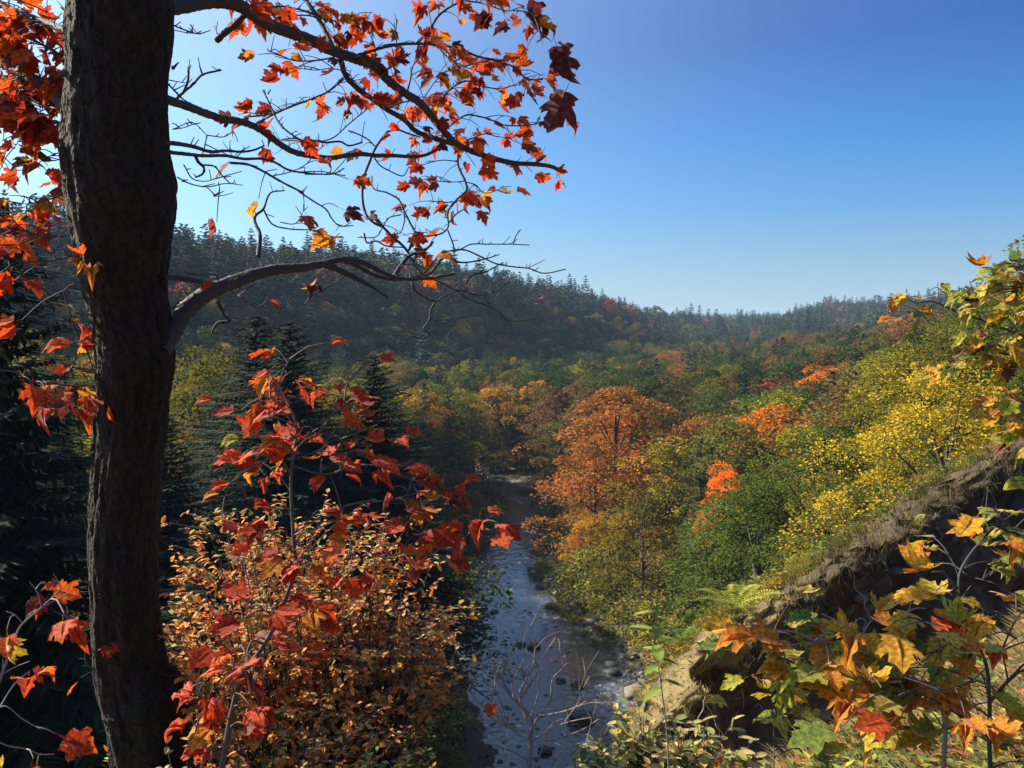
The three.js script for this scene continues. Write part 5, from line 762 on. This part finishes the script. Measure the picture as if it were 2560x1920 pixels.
// ---------------------------------------------------------------- stones of the river
{
  const kinds = [0, 1, 2, 3].map(() => rockGeo(1, 3, 0.62));
  const at = [[4.9, -57.4, 1.35, 'largest boulder, dark and mossy, standing in the stream'], [5.2, -63.2, 0.8, 'dark wet rock beside a wedge of stone in the stream'], [3.9, -64, 0.6, 'wedge shaped rock in the open water'], [1.9, -71, 0.75, 'round mossy rock of a pair in mid stream'], [0.8, -71.6, 0.6, 'flat mossy rock of a pair in mid stream'], [-1.8, -80, 0.6, 'small dark rock alone in the riffle'], [-2.6, -93, 0.5, 'small dark rock in the upper riffle'], [8.2, -51.5, 1.3, 'pale boulder at the foot of the cliff'], [2.2, -53, 0.7, 'brown rock by the near stones']];
  for (const [x, z, r, label] of at) { const o = mesh('boulder', pick(kinds), wetRock, null); o.position.set(x, Math.max(WATER, height(x, z)) + r * 0.1, z); o.scale.setScalar(r * rr(0.6, 0.75)); o.rotation.y = rr(0, 6); tag(o, label, 'boulder'); }
  let n = 0; const stones = [];
  while (n < 46) { const k = rr(3.5, 9.5), j = Math.floor(k), f = k - j, [ax, az, aw] = RIVER[j], [bx, bz, bw] = RIVER[j + 1], w = aw + (bw - aw) * f, s = w + rr(-1.6, 3.6), l = Math.hypot(bx - ax, bz - az), x = ax + (bx - ax) * f - (bz - az) / l * s, z = az + (bz - az) * f + (bx - ax) / l * s; const r = rr(0.22, 0.75) * (rnd() < 0.15 ? 1.6 : 1), o = mesh('shore_stone', kinds[n % 4], n % 3 ? paleRock : wetRock, null); o.position.set(x, Math.max(WATER - 0.05, height(x, z)) + r * 0.08, z); o.scale.set(r, r * rr(0.7, 1), r * rr(0.7, 1.2)); o.rotation.y = rr(0, 6); tag(o, '', 'stone', 'stones of the sunny shore'); stones.push(o); n++; }
  stones.sort((a, b) => b.position.z - a.position.z).forEach((o, k) => { const near = at.slice(0, 7).map((q) => [Math.abs(q[1] - o.position.z), q]).sort((a, b) => a[0] - b[0])[0][1], key = (o.material === wetRock ? 'dark' : 'pale') + ' shore stone ' + (o.position.z < near[1] ? 'up' : 'down') + 'stream of the ' + near[3].split(',')[0].split(' ').slice(0, 6).join(' '), i = ranks.get(key) || 0; ranks.set(key, i + 1); o.userData.label = ORD[i] + ' ' + key; });
  const peb = new THREE.InstancedMesh(rockGeo(1, 1, 0.6), new THREE.MeshStandardMaterial({ roughness: 0.9 }), 5200), c = new THREE.Color(); peb.name = 'pebbles'; let m = 0;
  while (m < 5200) { const k = rr(2.5, 12), j = Math.floor(k), f = k - j, [ax, az, aw] = RIVER[j], [bx, bz, bw] = RIVER[j + 1], w = aw + (bw - aw) * f, wade = m < 260, s = wade ? w * rr(-0.9, 1) : (rnd() < 0.86 ? 1 : -1) * (w + rr(-2.2, 4.5)), l = Math.hypot(bx - ax, bz - az), x = ax + (bx - ax) * f - (bz - az) / l * s, z = az + (bz - az) * f + (bx - ax) / l * s, r = wade ? rr(0.1, 0.32) : rr(0.05, 0.2), b = rr(0.05, 0.2); peb.setMatrixAt(m, M4(x, wade ? WATER - r * 0.25 : height(x, z) + r * 0.1, z, rr(0, 6), r, r, r * rr(0.6, 1.3))); peb.setColorAt(m++, c.setRGB(b, b * 0.88, b * 0.74)); }
  peb.castShadow = peb.receiveShadow = true; tag(peb, 'loose grey brown pebbles on the river shores', 'pebbles', null, 'stuff'); scene.add(peb);
}
// ---------------------------------------------------------------- grass and low growth
const blade = foliage(1, 1, 1, { transmission: 0.3 });
function tuft(n, tall, wide, spread, curve) { const acc = new Acc(); for (let k = 0; k < n; k++) { const a = rr(0, 6.28), q = spread * Math.sqrt(rnd()), L = tall * rr(0.5, 1.1), d = norm([Math.cos(a) * curve + gauss() * 0.3, 1, Math.sin(a) * curve + gauss() * 0.3]), p = [Math.cos(a) * q, 0, Math.sin(a) * q], b = rr(0.7, 1.25), up = norm([gauss(), 0.1, gauss()]), col = [b, b * rr(0.92, 1.05), b]; acc.leafAt(p, d, up, L * 0.7, wide, col, 0.2); const e = [p[0] + d[0] * L * 0.45, p[1] + d[1] * L * 0.45, p[2] + d[2] * L * 0.45]; acc.leafAt(e, norm([d[0] * 2.2, d[1] * 0.7, d[2] * 2.2]), up, L * 0.6, wide * 0.8, col, 0.2); } return acc.geo(); }
function field(name, label, category, geo, mat, count, place) { const list = []; for (let k = 0; k < count; k++) { const q = place(k); if (q) list.push(q); } const o = new THREE.InstancedMesh(geo, mat, list.length), c = new THREE.Color(); list.forEach(([m, col], k) => { o.setMatrixAt(k, m); o.setColorAt(k, c.setRGB(...col)); }); o.name = numbered(name); o.castShadow = o.receiveShadow = true; tag(o, label, category, null, 'stuff'); scene.add(o); }
const shoreTuft = tuft(46, 0.9, 0.05, 0.4, 0.5), dryTuft = tuft(34, 0.24, 0.0042, 0.08, 1.1);
const byRiver = (k0, k1, side, e0, e1) => { const k = rr(k0, k1), j = Math.floor(k), f = k - j, [ax, az, aw] = RIVER[j], [bx, bz, bw] = RIVER[j + 1], w = aw + (bw - aw) * f, s = side * (w + rr(e0, e1)), l = Math.hypot(bx - ax, bz - az); return [ax + (bx - ax) * f - (bz - az) / l * s, az + (bz - az) * f + (bx - ax) / l * s]; };
field('shore_grass', 'olive sedge and grass fringing both shores of the river', 'grass', shoreTuft, blade, 2600, (k) => { const left = k % 5 < 3, [x, z] = left ? byRiver(8, 15.5, -1, -0.4, 12) : byRiver(7, 14, 1, -1.4, 3.2); if (!left && fbm2(x * 0.35, z * 0.35, 2) < 0.05) return null; const s = rr(0.5, 1.15), b = rr(0.7, 1.3), c = pick([[0.15, 0.145, 0.04], [0.19, 0.16, 0.05], [0.1, 0.11, 0.03]]); return [M4(x, height(x, z) - 0.03, z, rr(0, 6), s, s * rr(0.7, 1.2)), c.map((v) => v * b)]; });
const lip = () => { const a = rr(-12, 44) / 57.3, d = rr(2, 6.6); return [Math.sin(a) * d, -Math.cos(a) * d, a, d]; };
field('dry_grass', 'dry straw coloured grass on the rim', 'grass', dryTuft, blade, 2600, () => { const [x, z, a] = lip(); const y = height(x, z); if (y < -0.95 || fbm2(x * 1.3, z * 1.3, 2) < -0.25) return null; const s = rr(0.45, 1.0), b = rr(0.7, 1.3), c = pick([[0.4, 0.27, 0.1], [0.3, 0.2, 0.08], [0.18, 0.17, 0.05], [0.34, 0.25, 0.11]]); return [M4(x, y - 0.01, z, rr(0, 6), s, s), c.map((v) => v * b)]; });
const sprig = (() => { const acc = new Acc(); for (let k = 0; k < 9; k++) { const a = k * 2.4, y = 0.02 + k * 0.02, d = norm([Math.cos(a), 0.15 + gauss() * 0.2, Math.sin(a)]), b = rr(0.75, 1.25); acc.leafAt([d[0] * 0.01, y, d[2] * 0.01], d, [gauss() * 0.3, 1, gauss() * 0.3], rr(0.05, 0.075), rr(0.03, 0.042), [b, b, b], 0.25); } const c = [0.6, 0.5, 0.5]; for (const s of [-1, 1]) { const i = acc.vert(-0.002, 0, 0.001 * s, c); acc.vert(0.002, 0, 0, c); acc.vert(0, 0.2, 0, c); acc.tri(i, i + 1, i + 2); } return acc.geo(); })();
field('ground_plants', 'small green and yellow leafy plants carpeting the rim', 'plants', sprig, foliage(1, 1, 1, { transmission: 0.35, clearcoat: 0.2, clearcoatRoughness: 0.5 }), 5200, () => { const [x, z, a] = lip(); const y = height(x, z); if (y < -1.7 || fbm2(x * 1.1 + 40, z * 1.1, 2) < -0.12) return null; const s = rr(0.35, 1.0), b = rr(0.7, 1.3), c = pick([[0.12, 0.17, 0.03], [0.2, 0.22, 0.035], [0.34, 0.28, 0.04], [0.1, 0.13, 0.03], [0.36, 0.12, 0.03], [0.24, 0.14, 0.05]]); return [M4(x, y - 0.01, z, rr(0, 6), s, s, s, gauss() * 0.4, gauss() * 0.4), c.map((v) => v * b)]; });
field('fallen_leaves', 'curled fallen leaves lying on the rim', 'leaves', LEAVES[3], foliage(1, 1, 1, { transmission: 0.15, vertexColors: false }), 1500, () => { const [x, z, a] = lip(); const y = height(x, z); if (y < -1.4) return null; const s = rr(0.035, 0.08), b = rr(0.6, 1.2), c = pick([[0.4, 0.2, 0.09], [0.5, 0.33, 0.16], [0.3, 0.13, 0.07], [0.5, 0.14, 0.05], [0.42, 0.3, 0.2]]); return [M4(x, y + 0.02, z, rr(0, 6), s, s, s, gauss() * 0.6, rr(-0.6, 3.4)), c.map((v) => v * b)]; });
// leafy growth behind the bank and on the slope below it
const fineBush = [0, 1].map(() => broadleaf({ H: 1.1, R: 0.8, low: 0.04, clumps: 34, leaves: 70, size: 0.06, flat: 0.8, turning: 0.25, lean: 0.1 }));
for (let k = 0; k < 950; k++) {
  const s = rr(0.1, 0.98), off = -rr(0.35, 1) * (rnd() < 0.4 ? 1.2 : 11), q = [off, 0]; let y = -0.1; for (let j = 0; j < 6; j++) if (PROFILE[j][0] <= off && PROFILE[j + 1][0] >= off) y = PROFILE[j][1] + (PROFILE[j + 1][1] - PROFILE[j][1]) * (off - PROFILE[j][0]) / (PROFILE[j + 1][0] - PROFILE[j][0]);
  const w = bankPoint(s, 0, [off, y]); const z = off > -1.3 ? rr(0.2, 0.4) : rr(0.7, 1.9); if (w.x < -w.z * 0.165 + 0.1 + z * 0.85) continue; const b = rr(0.7, 1.3), c = pick([[0.1, 0.135, 0.02], [0.16, 0.16, 0.025], [0.22, 0.18, 0.03], [0.07, 0.1, 0.02], [0.16, 0.19, 0.03]]);
  scatter('bush' + k % 2, fineBush[k % 2].crown, plainLeaf, M4(w.x, w.y - 0.1, w.z, rr(0, 6), z, z * rr(0.7, 1.2)), c.map((v) => v * b));
}
for (let k = 0; k < 2600; k++) {
  const s = rr(0.16, 0.95), off = -rr(0.5, 3.6), j = PROFILE.findIndex((p) => p[0] > off) - 1, y = PROFILE[j][1] + (PROFILE[j + 1][1] - PROFILE[j][1]) * (off - PROFILE[j][0]) / (PROFILE[j + 1][0] - PROFILE[j][0]), w = bankPoint(s, 0, [off, y]); if (s < 0.3 && off > -0.6) continue;
  const z = rr(0.8, 1.9), b = rr(0.7, 1.3), c = pick([[0.13, 0.17, 0.02], [0.2, 0.2, 0.025], [0.3, 0.24, 0.03], [0.09, 0.12, 0.02], [0.28, 0.13, 0.03], [0.2, 0.11, 0.04], [0.36, 0.22, 0.03]]);
  scatter('bush_sprig', sprig, plainLeaf, M4(w.x, w.y - 0.02, w.z, rr(0, 6), z, z * rr(0.8, 1.6), z, gauss() * 0.4, gauss() * 0.4), c.map((v) => v * b));
}
flush();
// ---------------------------------------------------------------- ferns and single plants
const frondGeo = (() => { const acc = new Acc(), at = (t) => [0, 0.62 * t - 0.5 * t * t, -0.75 * t]; for (let k = 1; k <= 17; k++) { const t = k / 17.5, p = at(t), L = 0.17 * Math.pow(Math.sin(Math.PI * Math.min(0.96, 0.18 + 0.82 * t)), 0.8), b = rr(0.85, 1.15); for (const s of [-1, 1]) acc.leafAt(p, norm([s, -0.1, -0.35]), [0, 1, 0.4], L, 0.034, [b, b, b], -0.15); } for (let k = 0; k < 8; k++) { const a = at(k / 8), e = at((k + 1) / 8), i = acc.vert(a[0] - 0.004, a[1], a[2], [0.8, 0.7, 0.6]); acc.vert(a[0] + 0.004, a[1], a[2], [0.8, 0.7, 0.6]); acc.vert(...e, [0.8, 0.7, 0.6]); acc.tri(i, i + 1, i + 2); } return acc.geo(); })();
function fern(x, y, z, s, n, mat, label) { const root = thing('fern', label, 'fern', [x, y, z]); for (let k = 0; k < n; k++) { const f = mesh('frond', frondGeo, mat, root); f.rotation.set(rr(-0.1, 0.35), k / n * 6.28 + rr(-.3, .3), 0, 'YXZ'); f.scale.setScalar(s * rr(0.75, 1.1)); } }
const fernGreen = foliage(0.11, 0.19, 0.03), fernYellow = foliage(0.3, 0.3, 0.04), fernDark = foliage(0.045, 0.09, 0.035);
{ const b = bankPoint(0.285, 0, [-0.5, -0.05]); fern(b.x, b.y, b.z, 0.8, 9, fernYellow, 'yellow green fern on the sunlit turf behind the earth bank'); const c = bankPoint(0.25, 0, [-0.9, -0.2]); fern(c.x, c.y, c.z, 0.55, 8, fernGreen, 'smaller green fern beside the yellow green fern'); const d = bankPoint(0.42, 0, [0.05, 0]); fern(d.x, d.y, d.z, 0.4, 6, fernYellow, 'small fern at the very lip of the earth bank'); }
for (const [x, z, s, m, label] of [[1.62, -3.3, 0.3, fernDark, 'dark green fern in the grass at the foot of the orange sapling'], [1.18, -3.55, 0.36, fernDark, 'dark fern hanging on the rim before the earth bank'], [2.5, -4.4, 0.4, fernGreen, 'green fern farther along the rim'], [1.75, -2.75, 0.24, fernDark, 'little dark fern beside the tall sapling stem']]) fern(x, height(x, z), z, s, 9, m, label);
{ // serrated leaves on a thin stem
  const [p, r] = toPts(SERR), root = thing('serrated_plant', 'thin upright plant with pairs of toothed green leaves at the gully edge', 'plant', [p[0].x, height(p[0].x, p[0].z), p[0].z]), o = root.position; p[0].y = o.y - 0.05; p.forEach((v) => v.sub(o));
  const acc = new Acc(); tubeInto(acc, p, r, 6, 0.1, undefined, 4); mesh('stem', acc.geo(true), greyTwig, root);
  const g = (() => { const a = new Acc(), N = 12; for (let k = 0; k <= N; k++) { const t = k / N, w = 0.2 * Math.pow(Math.sin(Math.PI * (0.04 + 0.95 * t)), 0.9) * (k % 2 ? 1 : 0.86), y = -0.25 * t * t; a.vert(-w, y + 0.05, -t); a.vert(0, y, -t); a.vert(w, y + 0.05, -t); } for (let k = 0; k < N; k++) for (const s of [0, 1]) { const i = k * 3 + s; a.i.push(i, i + 3, i + 1, i + 1, i + 3, i + 4); } return a.geo(true); })(), m = foliage(0.2, 0.27, 0.05, { vertexColors: false }), c = new THREE.CatmullRomCurve3(p);
  for (let k = 0; k < 13; k++) { const q = c.getPoint(0.35 + 0.64 * k / 12), l = mesh('leaf', g, m, root); l.position.copy(q); l.rotation.set(rr(-0.1, 0.25), k * 2.2 + rr(-.3, .3), gauss() * 0.2, 'YXZ'); l.scale.setScalar(rr(0.07, 0.11)); }
}
shrub('low shrub with yellow green leaves at the foot of the bare bush', [0.25, -3.05], 26, 0.34, 0.34, [0, 0], [['olive', 4], ['straw', 3], ['green', 3], ['russet', 2], ['red', 0.8]], 44, 0.04);
shrub('leafy green and yellow shrub at the gully edge beside the serrated plant', [0.62, -3.2], 30, 0.28, 0.3, [0.05, -0.05], [['olive', 5], ['green', 4], ['straw', 4], ['orange', 1]], 34, 0.055);
renderer.render(scene, camera);
